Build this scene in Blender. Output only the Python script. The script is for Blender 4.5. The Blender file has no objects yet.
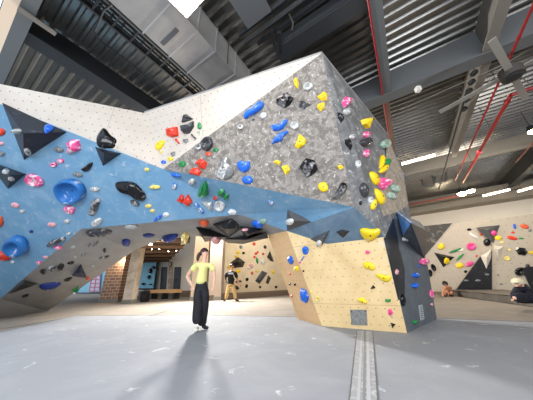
import bpy, bmesh, math, random
from mathutils import Vector, Matrix
from mathutils.bvhtree import BVHTree

C = bpy.context.scene
COL = C.collection
random.seed(7)
R = math.radians
# ---------------------------------------------------------------- camera
F = 212.7; PT = R(21.14); RO = R(-1.72); H = 0.88
cp, sp, cr, sr = math.cos(PT), math.sin(PT), math.cos(RO), math.sin(RO)
cam_d = bpy.data.cameras.new('camera'); cam = bpy.data.objects.new('camera', cam_d); COL.objects.link(cam)
cam_d.sensor_fit = 'HORIZONTAL'; cam_d.sensor_width = 36; cam_d.lens = F/533*36; cam_d.clip_start = 0.05; cam_d.clip_end = 200
rt = Vector((cr, -sr*sp, sr*cp)); dn = Vector((sr, cr*sp, -cr*cp)); fw = Vector((0, cp, sp))
M = Matrix.Identity(4)
for i in range(3):
    M[i][0] = rt[i]; M[i][1] = -dn[i]; M[i][2] = -fw[i]
M[2][3] = H
cam.matrix_world = M
C.camera = cam
# ---------------------------------------------------------------- world, view
C.view_settings.view_transform = 'Standard'; C.view_settings.look = 'None'
C.view_settings.gamma = 1; C.view_settings.use_curve_mapping = False
C.view_settings.exposure = 0.5
try: C.cycles.use_denoising = True
except Exception: pass
w = bpy.data.worlds.new('world'); C.world = w; w.use_nodes = True
w.node_tree.nodes['Background'].inputs[0].default_value = (0.80, 0.88, 1.0, 1)
w.node_tree.nodes['Background'].inputs[1].default_value = 0.75

def area(name, loc, target, sx, sy, power, color=(1, 1, 1)):
    d = bpy.data.lights.new(name, 'AREA'); d.shape = 'RECTANGLE'; d.size = sx; d.size_y = sy; d.energy = power; d.color = color
    o = bpy.data.objects.new(name, d); COL.objects.link(o); o.location = loc
    o.rotation_euler = (Vector(target)-Vector(loc)).to_track_quat('-Z', 'Y').to_euler(); return o
area('front_window_light', (-2.0, -4.5, 3.6), (0, 4.5, 2.4), 7, 3.5, 520, (0.93, 0.96, 1.0))
area('side_window_light', (5.5, -2.5, 3.6), (1.5, 5, 2.4), 4, 3, 170, (1.0, 0.97, 0.93))
area('woman_shadow_light', (-3.5, 13.0, 4.0), (-1.3, 4.0, 0.6), 0.5, 0.5, 1350, (1.0, 0.97, 0.92))  # unseen light added beyond the arch to cast the woman's shadow
area('hall_light', (-4.5, 12.5, 5.6), (-3.8, 14, 0), 3, 3, 260, (1.0, 0.9, 0.76))
area('plywood_fill_light', (0.5, 12.6, 5.4), (-1.2, 17, 2.0), 2, 2, 110, (1.0, 0.95, 0.86))  # added fill that brightens the far plywood wall
area('annex_light', (8.5, 7.2, 5.0), (11.5, 12.5, 0.6), 3, 2, 160, (1.0, 0.9, 0.76))

# ---------------------------------------------------------------- geometry of the view (pixel -> ray)
def ray(px, py):
    X, Y = px-266.5, py-200.0
    X2 = X*cr+Y*sr; Y2 = -X*sr+Y*cr
    return Vector((X2, F*cp+Y2*sp, F*sp-Y2*cp))
O = Vector((0, 0, H))
def atz(px, py, z=0.0):
    r = ray(px, py); return O+r*((z-H)/r.z)
def aty(px, py, y):
    r = ray(px, py); return O+r*(y/r.y)
def onp(px, py, p, n):
    r = ray(px, py); return O+r*((Vector(p)-O).dot(n)/r.dot(n))
def pl(px, py, a, b, c):
    return onp(px, py, a, (b-a).cross(c-a))
TA = R(32.06)
UA = Vector((math.sin(TA), math.cos(TA), 0)); UB = Vector((-math.cos(TA), math.sin(TA), 0))
def AB(a, b, z=0.0): return UA*a+UB*b+Vector((0, 0, z))

# ---------------------------------------------------------------- materials
def lin(c):
    return tuple((x/255/12.92 if x/255 <= .04045 else ((x/255+.055)/1.055)**2.4) for x in c)+(1,)
MC = {}
def mat(name, rgb, rough=0.6, metal=0.0, spec=0.4, emit=0.0, noise=None, dots=None, seam=None, bump=0.0):
    """noise=(rgb2, scale, lo, hi): patches of a second colour; dots/seam: marks on the UV map in metres"""
    if name in MC: return MC[name]
    m = bpy.data.materials.new(name); m.use_nodes = True; nt = m.node_tree; N = nt.nodes; L = nt.links
    b = N['Principled BSDF']; b.inputs['Roughness'].default_value = rough; b.inputs['Metallic'].default_value = metal
    b.inputs['Specular IOR Level'].default_value = spec
    col = lin(rgb); b.inputs['Base Color'].default_value = col
    if emit:
        b.inputs['Emission Color'].default_value = col; b.inputs['Emission Strength'].default_value = emit
    out = None
    def mixc(fac, a, c2):
        x = N.new('ShaderNodeMix'); x.data_type = 'RGBA'; L.new(fac, x.inputs[0])
        if hasattr(a, 'links'): L.new(a, x.inputs[6])
        else: x.inputs[6].default_value = a
        x.inputs[7].default_value = c2; return x.outputs[2]
    tc = N.new('ShaderNodeTexCoord')
    if noise:
        ns = noise if isinstance(noise, list) else [noise]
        for (c2, sc, lo, hi) in ns:
            t = N.new('ShaderNodeTexNoise'); t.inputs['Scale'].default_value = sc; t.inputs['Detail'].default_value = 7 if not name.startswith('hold_') else 2
            t.inputs['Roughness'].default_value = 0.65; t.inputs['Distortion'].default_value = 0.6
            L.new(tc.outputs['Object'], t.inputs['Vector'])
            r = N.new('ShaderNodeMapRange'); r.inputs['From Min'].default_value = lo; r.inputs['From Max'].default_value = hi
            L.new(t.outputs['Fac'], r.inputs[0]); out = mixc(r.outputs[0], out if out else col, lin(c2))
            if bump:
                bp = N.new('ShaderNodeBump'); bp.inputs['Strength'].default_value = bump; bp.inputs['Distance'].default_value = .01
                L.new(t.outputs['Fac'], bp.inputs['Height']); L.new(bp.outputs[0], b.inputs['Normal'])
    def math2(op, a, v=None):
        x = N.new('ShaderNodeMath'); x.operation = op
        for i, q in enumerate((a, v)):
            if q is None: continue
            if hasattr(q, 'links'): L.new(q, x.inputs[i])
            else: x.inputs[i].default_value = q
        return x.outputs[0]
    if dots or seam:
        s = N.new('ShaderNodeSeparateXYZ'); L.new(tc.outputs['UV'], s.inputs[0])
        if dots:
            c2, pitch, rad = dots
            v = math2('DIVIDE', s.outputs[1], pitch); row = math2('FLOOR', v)
            off = math2('MULTIPLY', math2('MODULO', row, 2.0), 0.5)
            u = math2('ADD', math2('DIVIDE', s.outputs[0], pitch), off)
            fu = math2('SUBTRACT', math2('FRACT', u), 0.5); fv = math2('SUBTRACT', math2('FRACT', v), 0.5)
            d = math2('SQRT', math2('ADD', math2('MULTIPLY', fu, fu), math2('MULTIPLY', fv, fv)))
            k = math2('LESS_THAN', d, rad/pitch); out = mixc(k, out if out else col, lin(c2))
        if seam:
            c2, su, sv, wd = seam
            a = math2('LESS_THAN', math2('FRACT', math2('DIVIDE', s.outputs[0], su)), wd/su)
            c = math2('LESS_THAN', math2('FRACT', math2('DIVIDE', s.outputs[1], sv)), wd/sv)
            k = math2('MAXIMUM', a, c); out = mixc(k, out if out else col, lin(c2))
    if out: L.new(out, b.inputs['Base Color'])
    MC[name] = m; return m

# ---------------------------------------------------------------- object helpers
def obj(name, verts, faces, m, parent=None, smooth=False, origin=None, uv=None):
    me = bpy.data.meshes.new(name)
    o0 = Vector(origin) if origin is not None else Vector((0, 0, 0))
    me.from_pydata([Vector(v)-o0 for v in verts], [], faces); me.validate(); me.materials.append(m)
    if uv:
        l = me.uv_layers.new(name='UV')
        for lp in me.loops:
            p = Vector(verts[lp.vertex_index]); l.data[lp.index].uv = (p.dot(uv[0]), p.dot(uv[1]))
    o = bpy.data.objects.new(name, me); COL.objects.link(o)
    if smooth:
        for p in me.polygons: p.use_smooth = True
    if parent is not None:
        o.parent = parent
        o.location = o0-parent.location if parent.parent is None else o0-parent.location-parent.parent.location
    else: o.location = o0
    return o
def fixn(o):
    bm = bmesh.new(); bm.from_mesh(o.data); bmesh.ops.recalc_face_normals(bm, faces=bm.faces); bm.to_mesh(o.data); bm.free(); return o
def empty(name, loc=(0, 0, 0)):
    o = bpy.data.objects.new(name, None); COL.objects.link(o); o.location = loc; o.empty_display_size = .1; return o
def tag(o, label=None, cat=None, group=None, kind=None):
    if label: o['label'] = label
    if cat: o['category'] = cat
    if group: o['group'] = group
    if kind: o['kind'] = kind
    return o
class MB:
    def __init__(s): s.v = []; s.f = []
    def add(s, v, f):
        n = len(s.v); s.v += [Vector(x) for x in v]; s.f += [tuple(i+n for i in q) for q in f]; return s
    def hexa(s, p):   # 4 bottom, 4 top
        return s.add(p, [(0, 3, 2, 1), (4, 5, 6, 7), (0, 1, 5, 4), (1, 2, 6, 5), (2, 3, 7, 6), (3, 0, 4, 7)])
    def abbox(s, a0, a1, b0, b1, z0, z1):
        return s.hexa([AB(a0, b0, z0), AB(a1, b0, z0), AB(a1, b1, z0), AB(a0, b1, z0), AB(a0, b0, z1), AB(a1, b0, z1), AB(a1, b1, z1), AB(a0, b1, z1)])
    def box(s, c, d, ux=Vector((1, 0, 0)), uy=Vector((0, 1, 0)), uz=Vector((0, 0, 1))):
        c = Vector(c); p = []
        for k in (-1, 1):
            for i, j in ((-1, -1), (1, -1), (1, 1), (-1, 1)): p.append(c+ux*(i*d[0]/2)+uy*(j*d[1]/2)+uz*(k*d[2]/2))
        return s.hexa(p)
    def tube(s, p0, p1, r, n=10, r1=None):
        p0, p1 = Vector(p0), Vector(p1); r1 = r if r1 is None else r1; d = (p1-p0).normalized()
        x = d.orthogonal().normalized(); y = d.cross(x); v = []
        for p, q in ((p0, r), (p1, r1)):
            for i in range(n): t = 2*math.pi*i/n; v.append(p+x*math.cos(t)*q+y*math.sin(t)*q)
        f = [(i, (i+1) % n, n+(i+1) % n, n+i) for i in range(n)]+[tuple(range(n))[::-1], tuple(range(n, 2*n))]
        return s.add(v, f)
    def path(s, pts, r, n=8):
        for a, b in zip(pts, pts[1:]): s.tube(a, b, r, n)
        return s
    def ibeam(s, p0, p1, wd, h, tf=.03, tw=.03):     # p0,p1 on the bottom centre line
        p0, p1 = Vector(p0), Vector(p1); d = (p1-p0).normalized(); z = Vector((0, 0, 1)); x = d.cross(z).normalized()
        L_ = (p1-p0).length; m = (p0+p1)/2
        s.box(m+z*tf/2, (L_, wd, tf), d, x, z); s.box(m+z*(h-tf/2), (L_, wd, tf), d, x, z); s.box(m+z*h/2, (L_, tw, h-2*tf), d, x, z); return s
    def build(s, name, m, parent=None, smooth=False, origin=None): return fixn(obj(name, s.v, s.f, m, parent, smooth, origin))

SURF = []      # (BVHTree) surfaces that holds may sit on
def surf_add(verts, faces): SURF.append(BVHTree.FromPolygons([Vector(v) for v in verts], faces))
def hit(px, py):
    r = ray(px, py).normalized(); best = None
    for t in SURF:
        h, n, i, d = t.ray_cast(O, r)
        if h is not None and (best is None or d < best[2]): best = (h, n, d)
    if best is None: return None
    h, n, d = best
    if n.dot(r) > 0: n = -n
    return h, n.normalized()
def panel(name, pts, m, parent=None, th=0.05, tris=None, surf=True):
    """a flat board through pts (a ring, or triangles over it), facing the camera side, th thick"""
    pts = [Vector(p) for p in pts]; faces = tris or [tuple(range(len(pts)))]
    n = Vector((0, 0, 0))
    for f in faces:
        for i in range(1, len(f)-1): n += (pts[f[i]]-pts[f[0]]).cross(pts[f[i+1]]-pts[f[0]])
    n.normalize(); c = sum(pts, Vector())/len(pts)
    if n.dot(c-O) > 0: n = -n
    back = [p-n*th for p in pts]; k = len(pts); F2 = [tuple(f) for f in faces]+[tuple(i+k for i in f)[::-1] for f in faces]
    F2 += [(i, (i+1) % k, (i+1) % k+k, i+k) for i in range(k)]
    e1 = Vector((0, 0, 1)).cross(n); e1 = e1.normalized() if e1.length > .05 else Vector((1, 0, 0)); e2 = n.cross(e1)
    o = fixn(obj(name, pts+back, F2, m, parent, uv=(e1, e2)))
    if surf: surf_add(pts, faces)
    return o

# palette
M_white = mat('painted_white_plywood', (205, 197, 186), .7, noise=((194, 184, 172), 1.2, .4, .7), dots=((120, 110, 102), .16, .012), seam=((168, 160, 150), 2.44, 50, .012))
M_blue = mat('painted_blue_plywood', (112, 158, 192), .6, noise=[((140, 176, 202), 2.2, .48, .7), ((206, 212, 218), 8, .6, .76)], dots=((70, 105, 145), .2, .007))
M_dblue = mat('slate_blue_panel', (98, 122, 142), .6, noise=((120, 142, 158), 3, .45, .7))
M_grey = mat('textured_grey_panel', (112, 107, 102), .75, noise=[((146, 140, 134), 9, .44, .56), ((218, 212, 204), 19, .575, .69)], bump=.35)
M_rgrey = mat('textured_dark_grey_panel', (100, 101, 103), .75, noise=[((134, 134, 134), 5, .44, .62), ((214, 214, 212), 10, .58, .72)], bump=.3)
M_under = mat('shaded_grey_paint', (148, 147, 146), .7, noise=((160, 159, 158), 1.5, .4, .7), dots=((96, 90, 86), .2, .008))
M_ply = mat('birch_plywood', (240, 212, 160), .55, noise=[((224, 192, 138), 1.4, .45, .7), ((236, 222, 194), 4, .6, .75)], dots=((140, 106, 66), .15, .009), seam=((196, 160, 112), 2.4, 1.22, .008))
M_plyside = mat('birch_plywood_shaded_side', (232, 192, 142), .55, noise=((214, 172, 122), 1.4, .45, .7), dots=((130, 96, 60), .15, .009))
M_warmlit = mat('warm_lit_textured_panel', (166, 152, 134), .7, noise=[((138, 130, 120), 7, .45, .6), ((222, 216, 202), 14, .56, .7)])  # warm light on this facet is put into the base colour
M_gpan = mat('blue_grey_panel', (92, 100, 108), .6, noise=((108, 114, 120), 4, .45, .7), dots=((66, 72, 78), .15, .008))
M_dark = mat('near_black_panel', (40, 43, 50), .35, noise=((84, 90, 100), 4, .55, .75))
M_deck = mat('galvanised_deck', (150, 148, 144), .27, .7, noise=((118, 118, 116), .6, .4, .7))
M_steel = mat('grey_painted_steel', (98, 101, 103), .5)
M_steel2 = mat('pale_painted_steel', (120, 116, 108), .55)
M_dsteel = mat('dark_steel', (40, 42, 45), .5)
M_red = mat('red_pipe_paint', (142, 28, 32), .35)
M_duct = mat('galvanised_duct', (178, 176, 172), .34, .5, noise=((150, 150, 152), 1.2, .4, .7))
M_ductd = mat('duct_seam', (188, 190, 192), .35, .7)
M_mat1 = mat('blue_grey_floor_mat', (140, 143, 149), .85, spec=.2, noise=[((152, 154, 159), 1.1, .45, .7), ((224, 224, 226), 3.5, .62, .74)])
M_mat2 = mat('warm_grey_floor_mat', (134, 126, 117), .85, spec=.2, noise=((147, 139, 130), 1.1, .45, .7))
M_seam = mat('mat_joint', (100, 100, 102), .8)
M_wall = mat('white_wall', (222, 216, 206), .8)
M_tube = mat('tube_lamp', (255, 236, 205), .5, emit=14)
M_lamp = mat('panel_lamp', (255, 240, 220), .5, emit=9)
M_spot = mat('spot_lamp', (255, 228, 180), .5, emit=30)
M_sky = mat('bright_sky_glass', (196, 220, 246), .3, emit=1.1)

# ---------------------------------------------------------------- the room
def grid_floor():
    # near mat: polygon up to the joint; far mat beyond it
    j0, j1, j2, j3 = atz(-60, 345), atz(75, 316), atz(190, 315), atz(300, 317)
    r1, r2 = atz(437, 318.3), atz(533, 322)
    r3 = r2+(r2-r1)*3; jl = j0+(j0-j1)*.6
    near = [Vector((-14, -8, 0)), Vector((14, -8, 0)), r3, r2, r1, j3, j2, j1, j0, jl]
    o = obj('floor', near+[p-Vector((0, 0, .3)) for p in near], [tuple(range(10)), tuple(range(10, 20))[::-1]]+[(i, (i+1) % 10, (i+1) % 10+10, i+10) for i in range(10)], M_mat1)
    fixn(o); tag(o, kind='structure')
    far = [jl, j0, j1, j2, j3, r1, r2, r3, Vector((34, 6, 0)), Vector((34, 42, 0)), Vector((-34, 42, 0)), Vector((-34, 4, 0))]
    far = [p-Vector((0, 0, .004)) for p in far]
    k = len(far); o = obj('floor', far+[p-Vector((0, 0, .3)) for p in far], [tuple(range(k)), tuple(range(k, 2*k))[::-1]]+[(i, (i+1) % k, (i+1) % k+k, i+k) for i in range(k)], M_mat2)
    fixn(o); tag(o, kind='structure')
    return j0, j1, j2, j3, r1, r2
J = grid_floor()
def strip(name, a, b, wd, m, z=.003):
    d = (b-a).normalized(); s = Vector((d.y, -d.x, 0))*wd/2; up = Vector((0, 0, z)); g = Vector((0, 0, .002))
    p = [a-s-g, b-s-g, b+s-g, a+s-g]; q = [a-s+up, b-s+up, b+s+up, a+s+up]
    return MB().hexa(p+q).build(name, m)
jm = MB()
for a, b, wd in ((J[0], J[1], .03), (J[1], J[2], .035), (J[4], J[5], .04), (J[2], J[3], .03), (atz(-40, 336), atz(72, 317), .02), (atz(150, 316), atz(192, 303), .05)):
    d = (b-a).normalized(); s = Vector((d.y, -d.x, 0))*wd/2; up = Vector((0, 0, .004)); jm.hexa([a-s-up, b-s-up, b+s-up, a+s-up, a-s+up, b-s+up, b+s+up, a+s+up])
tag(jm.build('trim_1', M_seam), kind='structure')
# the strip of taped seam that runs from the boulder to the camera
tp = empty('seam_tape', atz(362, 350)); tag(tp, 'long grey taped floor seam strip running from the plywood wall toward the viewer', 'tape')
fa, fb = atz(357, 331.2), atz(349, 402); ga, gb = atz(372.5, 331.2), atz(378, 402)
def ext(a, b, k): return a+(b-a)*k
fb, gb = ext(fa, fb, 1.4), ext(ga, gb, 1.4)
M_tape = mat('grey_tape', (150, 151, 155), .6, noise=((184, 185, 188), 14, .5, .62))
up = Vector((0, 0, .004)); g0 = Vector((0, 0, -.003))
obj_t = MB().hexa([fa+g0, ga+g0, gb+g0, fb+g0, fa+up, ga+up, gb+up, fb+up]).build('tape', M_tape, tp, origin=tp.location)
for (a, b, wd, mm) in ((fa, fb, .009, M_seam), (ga, gb, .009, M_seam), (fa.lerp(ga, .33), fb.lerp(gb, .33), .025, mat('worn_streak', (172, 174, 178), .7)), (fa.lerp(ga, .52), fb.lerp(gb, .52), .022, mat('tape_fold', (126, 128, 131), .7)), (fa.lerp(ga, .7), fb.lerp(gb, .7), .03, mat('worn_streak', (172, 174, 178), .7))):
    d = (b-a).normalized(); s = Vector((d.y, -d.x, 0))*wd/2; u2 = Vector((0, 0, .0065)); u1 = Vector((0, 0, .002))
    MB().hexa([a-s+u1, b-s+u1, b+s+u1, a+s+u1, a-s+u2, b-s+u2, b+s+u2, a+s+u2]).build('stripe', mm, tp, origin=tp.location)

# ceiling deck: ribs run along B
DZ = 6.78
def deck():
    v = []; f = []; P = .24; a = -5.0; rows = []
    while a < 24:
        for (da, dz) in ((0, 0), (.055, 0), (.09, .07), (.20, .07)): rows.append((a+da, dz))
        a += P
    for (a, dz) in rows: v += [AB(a, -16, DZ+dz), AB(a, 26, DZ+dz)]
    n = len(rows)
    for i in range(n-1): f.append((2*i, 2*i+1, 2*i+3, 2*i+2))
    v += [AB(rows[0][0], -16, DZ+.2), AB(rows[0][0], 26, DZ+.2), AB(rows[-1][0], -16, DZ+.2), AB(rows[-1][0], 26, DZ+.2)]
    f += [(2*n, 2*n+2, 2*n+3, 2*n+1), (0, 2*n, 2*n+1, 1), (2*n-2, 2*n-1, 2*n+3, 2*n+2)]
    tag(fixn(obj('ceiling', v, f, M_deck)), kind='structure')
deck()
def S(z): return (z-H)/6.12      # ratio of a height to the 7 m reference
tn = [0]
def structure(mb, m, name=None):
    tn[0] += 1; o = mb.build(name or 'trim_%d' % (tn[0]+1), m); tag(o, kind='structure'); return o
# big girders along B
structure(MB().abbox(6.0, 6.06, -16, 22, 6.0, DZ).abbox(5.98, 6.36, -16, 22, 5.97, 6.02), M_steel)
structure(MB().abbox(3.28, 3.36, -.45, 1.6, 6.1, DZ).abbox(3.1, 3.46, -.45, 1.6, 6.07, 6.12).abbox(3.08, 3.12, -.45, 1.6, 6.12, 6.3), mat('charcoal_steel', (54, 57, 60), .5))
structure(MB().abbox(12.9, 13.05, -16, 22, 6.1, 6.25).abbox(13.0, 13.05, -16, 22, 6.2, DZ), M_steel2)
structure(MB().abbox(18.6, 18.9, -16, 8, 5.9, 6.3), M_steel2)
structure(MB().abbox(-.42, -.2, 2, 22, 6.0, 6.05).abbox(-.36, -.28, 2, 22, 6.05, DZ), M_steel)
structure(MB().abbox(-.6, -.42, 2, 22, 6.0, 6.2), mat('cream_edge', (236, 214, 190), .6))
# skylight left behind the beam
structure(MB().abbox(-4.5, -.64, 2, 22, 6.2, 6.25), M_sky, 'window_1')
# girders along A
structure(MB().abbox(-3, 6.0, -.70, -.48, 6.0, 6.04).abbox(-3, 6.0, -.60, -.56, 6.04, DZ), M_steel)
structure(MB().abbox(6.4, 18.6, -.62, -.46, 6.2, 6.5), mat('brown_steel', (120, 92, 80), .5))
structure(MB().abbox(-3, 6.0, -2.9, -2.66, 6.0, 6.04).abbox(-3, 6.0, -2.8, -2.75, 6.04, DZ), M_steel2)
structure(MB().abbox(6.4, 11.8, -2.93, -2.75, 6.0, 6.04).abbox(6.4, 11.8, -2.86, -2.81, 6.04, DZ), M_steel2)
structure(MB().abbox(-4, 8, 5.86, 6.26, 6.1, 6.15).abbox(-4, 8, 6.03, 6.09, 6.15, DZ), M_dsteel)
structure(MB().abbox(-1, 2.4, 1.25, 1.85, 6.1, 6.16).abbox(-1, 2.4, 1.5, 1.58, 6.16, DZ), M_steel)
structure(MB().abbox(13.2, 20, -6.6, -6.3, 6.0, 6.04).abbox(13.2, 20, -6.5, -6.42, 6.04, DZ), M_dsteel)
# far wall, soffit
structure(MB().abbox(20.5, 20.7, -20, 8.5, 0, DZ), M_wall, 'wall_back')
structure(MB().abbox(19.4, 20.5, -20, 8, 5.55, 6.2), mat('pale_soffit', (150, 144, 134), .7))
structure(MB().abbox(12.6, 12.8, 11.6, 26, 0, DZ), M_wall, 'wall_left')
mz = [atz(116, 236, 3.1), atz(190, 240, 3.1), atz(167, 262, 3.1), atz(116, 264, 3.1)]; zz = Vector((0, 0, .25))
structure(MB().hexa(mz+[p+zz for p in mz]), mat('brown_soffit', (70, 52, 42), .7))
jb_ = MB()
for k in range(7):
    t = k/6; a, b = mz[0].lerp(mz[3], t), mz[1].lerp(mz[2], t); d = (b-a).normalized(); s_ = Vector((-d.y, d.x, 0))*.07; u_ = Vector((0, 0, -.16)); jb_.hexa([a-s_+u_, b-s_+u_, b+s_+u_, a+s_+u_, a-s_, b-s_, b+s_, a+s_])
structure(jb_, mat('timber_joist', (120, 92, 72), .7))
structure(MB().abbox(-6, 24, -16.2, -16, 0, DZ), M_wall, 'wall_right')

# ---------------------------------------------------------------- the boulder
A_ = atz(322, 53, 4.8); K = aty(354, 207, 3.5); T1 = aty(385, 237, 3.75)
P1, P2, P3, P4 = atz(298, 319), atz(322, 326), atz(407, 333), atz(437, 319)
T2, T3 = pl(327, 244, P2, P3, T1), pl(287, 231, P2, P3, T1)
Q = pl(268, 235, P1, P2, T3)
S5, S4, S2 = pl(427, 262, P3, P4, T1), pl(410, 215, P3, P4, T1), atz(388, 135, 4.8)
S3 = aty(404, 175, 4.95)
BK, BL_, L2 = aty(163, 169, 4.2), aty(0, 104, 3.3), aty(81, 229, 5.5)
LE, UL = pl(134, 224, BK, BL_, L2), pl(0, 299, BK, BL_, L2)
WL, KN = atz(0, 84, 4.8), atz(144, 113, 4.8)
LD, L3 = aty(240, 214.5, 4.9), aty(267, 224, 4.8)
L0, L1 = atz(0, 317), atz(48, 311)
# off-frame continuation to the left
WLx, BLx = WL+(WL-KN)*.9, BL_+(BL_-BK)*.75
ULx, L0x = UL+(UL-L2)*.25, L0+(L0-L1)*1.0+Vector((-.6, -.6, 0))
W = empty('climbing_wall', (0, 6, 0))
tag(W, 'huge faceted bouldering wall in blue, grey, white and plywood with a walk-through arch', 'climbing wall')
def wp(name, pts, m, tris=None, th=.05): return panel(name, pts, m, W, th, tris)
# parent offset: panels are given in world space, so undo the empty's location
def _obj_parent_fix(): pass
wp('grey_panel', [A_, K, BK], M_grey)
wp('white_panel', [KN, A_, BK], M_white)
wp('white_panel', [WLx, WL, KN, BK, BL_, BLx], M_white, [(0, 1, 4, 5), (1, 2, 3, 4)])
wp('blue_panel', [BLx, BL_, BK, LE, L2, UL, ULx], M_blue, [(0, 1, 5, 6), (1, 4, 5), (1, 2, 3, 4)])
wp('blue_panel', [BK, K, T3, L3, LD, LE], M_blue, [(0, 1, 4), (0, 4, 5), (1, 2, 3), (1, 3, 4)])
wp('slate_panel', [K, T1, T2, T3], M_dblue, [(0, 1, 2), (0, 2, 3)])
wp('plywood_panel', [T1, T2, T3, P2, P3], M_ply)
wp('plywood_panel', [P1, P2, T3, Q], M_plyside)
# underside of the arch
MM = aty(135, 250, 8.2); NN = aty(160, 240, 7.8); OO = aty(196, 236, 7.0); O2 = aty(228, 241, 6.8)
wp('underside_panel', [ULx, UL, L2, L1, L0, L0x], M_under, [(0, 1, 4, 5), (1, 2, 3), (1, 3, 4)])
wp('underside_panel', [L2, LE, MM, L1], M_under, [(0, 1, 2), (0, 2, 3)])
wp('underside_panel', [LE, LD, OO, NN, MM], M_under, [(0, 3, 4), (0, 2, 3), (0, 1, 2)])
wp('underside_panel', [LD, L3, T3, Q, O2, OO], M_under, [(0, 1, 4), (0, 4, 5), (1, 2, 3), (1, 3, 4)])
# right side facets
D1, D2 = pl(400, 247, P3, P4, T1), pl(403, 303, P3, P4, T1)
G1 = pl(384, 217, K, T1, S2); 
wp('side_panel', [A_, K, T1, S4, S3, S2], M_rgrey, [(0, 1, 2), (0, 2, 3), (0, 3, 4), (0, 4, 5)])
wp('side_panel', [T1, P3, P4, S5, S4], M_gpan)
# hidden back boards that close the boulder
BA, BB, BC = A_+Vector((.9, 4.6, 0)), S2+Vector((-.4, 2.6, 0)), KN+Vector((.6, 4.2, 0))
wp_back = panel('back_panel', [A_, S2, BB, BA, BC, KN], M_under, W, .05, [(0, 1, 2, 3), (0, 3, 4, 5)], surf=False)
for o_ in (W.children): pass

# right-face facet, the warm light on it painted as a sandy tone
def hitp(px, py, lift=0.0):
    h = hit(px, py); return (h[0]+h[1]*lift) if h else None
def overlay(name, pix, m, parent=W, lift=.012, plane=None):
    """a thin board screwed onto the facet under it"""
    cx = sum(p[0] for p in pix)/len(pix); cy = sum(p[1] for p in pix)/len(pix)
    h, n = plane or hit(cx, cy)
    front = [onp(x, y, h+n*lift, n) for x, y in pix]; back = [p-n*(lift+.02) for p in front]; k = len(pix)
    o = fixn(obj(name, front+back, [tuple(range(k)), tuple(range(k, 2*k))[::-1]]+[(i, (i+1) % k, (i+1) % k+k, i+k) for i in range(k)], m, parent))
    surf_add(front, [tuple(range(k))]); return o
overlay('warm_lit_panel', [(388, 139), (403.3, 174), (408, 205), (398, 212), (384, 216), (379, 199), (387, 168)], M_warmlit)
overlay('dark_panel', [(385.5, 238), (394, 219), (399, 246), (404.5, 268), (405, 302), (400, 300)], M_dark, plane=(P3.lerp(S5, .4), (P4-P3).cross(T1-P3).normalized()*(-1 if (P4-P3).cross(T1-P3).dot(P3-O) > 0 else 1)))

# ---------------------------------------------------------------- colours of holds
HC = {'red': (226, 62, 40), 'orange': (226, 92, 52), 'pink': (236, 74, 146), 'yellow': (248, 212, 30), 'blue': (32, 104, 214), 'sky': (44, 116, 188),
      'navy': (28, 52, 128), 'green': (34, 138, 74), 'black': (20, 20, 23), 'grey': (124, 128, 130), 'pale': (166, 170, 170), 'white': (232, 230, 226),
      'cream': (236, 216, 120), 'mint': (146, 178, 160), 'charcoal': (62, 62, 66), 'rose': (232, 170, 176)}
def hm(c, chalky=False):
    chalk = {'black': (150, 150, 152), 'charcoal': (186, 186, 186)}.get(c, (240, 238, 236))
    lo, hi = (.5, .66) if chalky else (.62, .78)
    sz = 6 if chalky else 5
    return mat('hold_'+c+('_chalked' if chalky else ''), HC[c], .16 if c in ('black', 'charcoal') else .3 if c == 'blue' else .42, noise=(chalk, sz, lo, hi))
M_bolt = mat('bolt_steel', (60, 60, 64), .4, .6)
def shape_outline(px, py, rx, ry, ang, n, jit, pw=1.0):
    out = []; ca, sa = math.cos(R(ang)), math.sin(R(ang))
    for i in range(n):
        t = 2*math.pi*i/n; q = 1+random.uniform(-jit, jit)
        u, v = rx*math.copysign(abs(math.cos(t))**pw, math.cos(t))*q, ry*math.copysign(abs(math.sin(t))**pw, math.sin(t))*q
        out.append((px+u*ca-v*sa, py+u*sa+v*ca))
    return out
def smooth_poly(p, it=2):
    for _ in range(it):
        q = []
        for i in range(len(p)):
            a, b = p[i], p[(i+1) % len(p)]
            q += [(a[0]*.75+b[0]*.25, a[1]*.75+b[1]*.25), (a[0]*.25+b[0]*.75, a[1]*.25+b[1]*.75)]
        p = q
    return p
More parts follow.
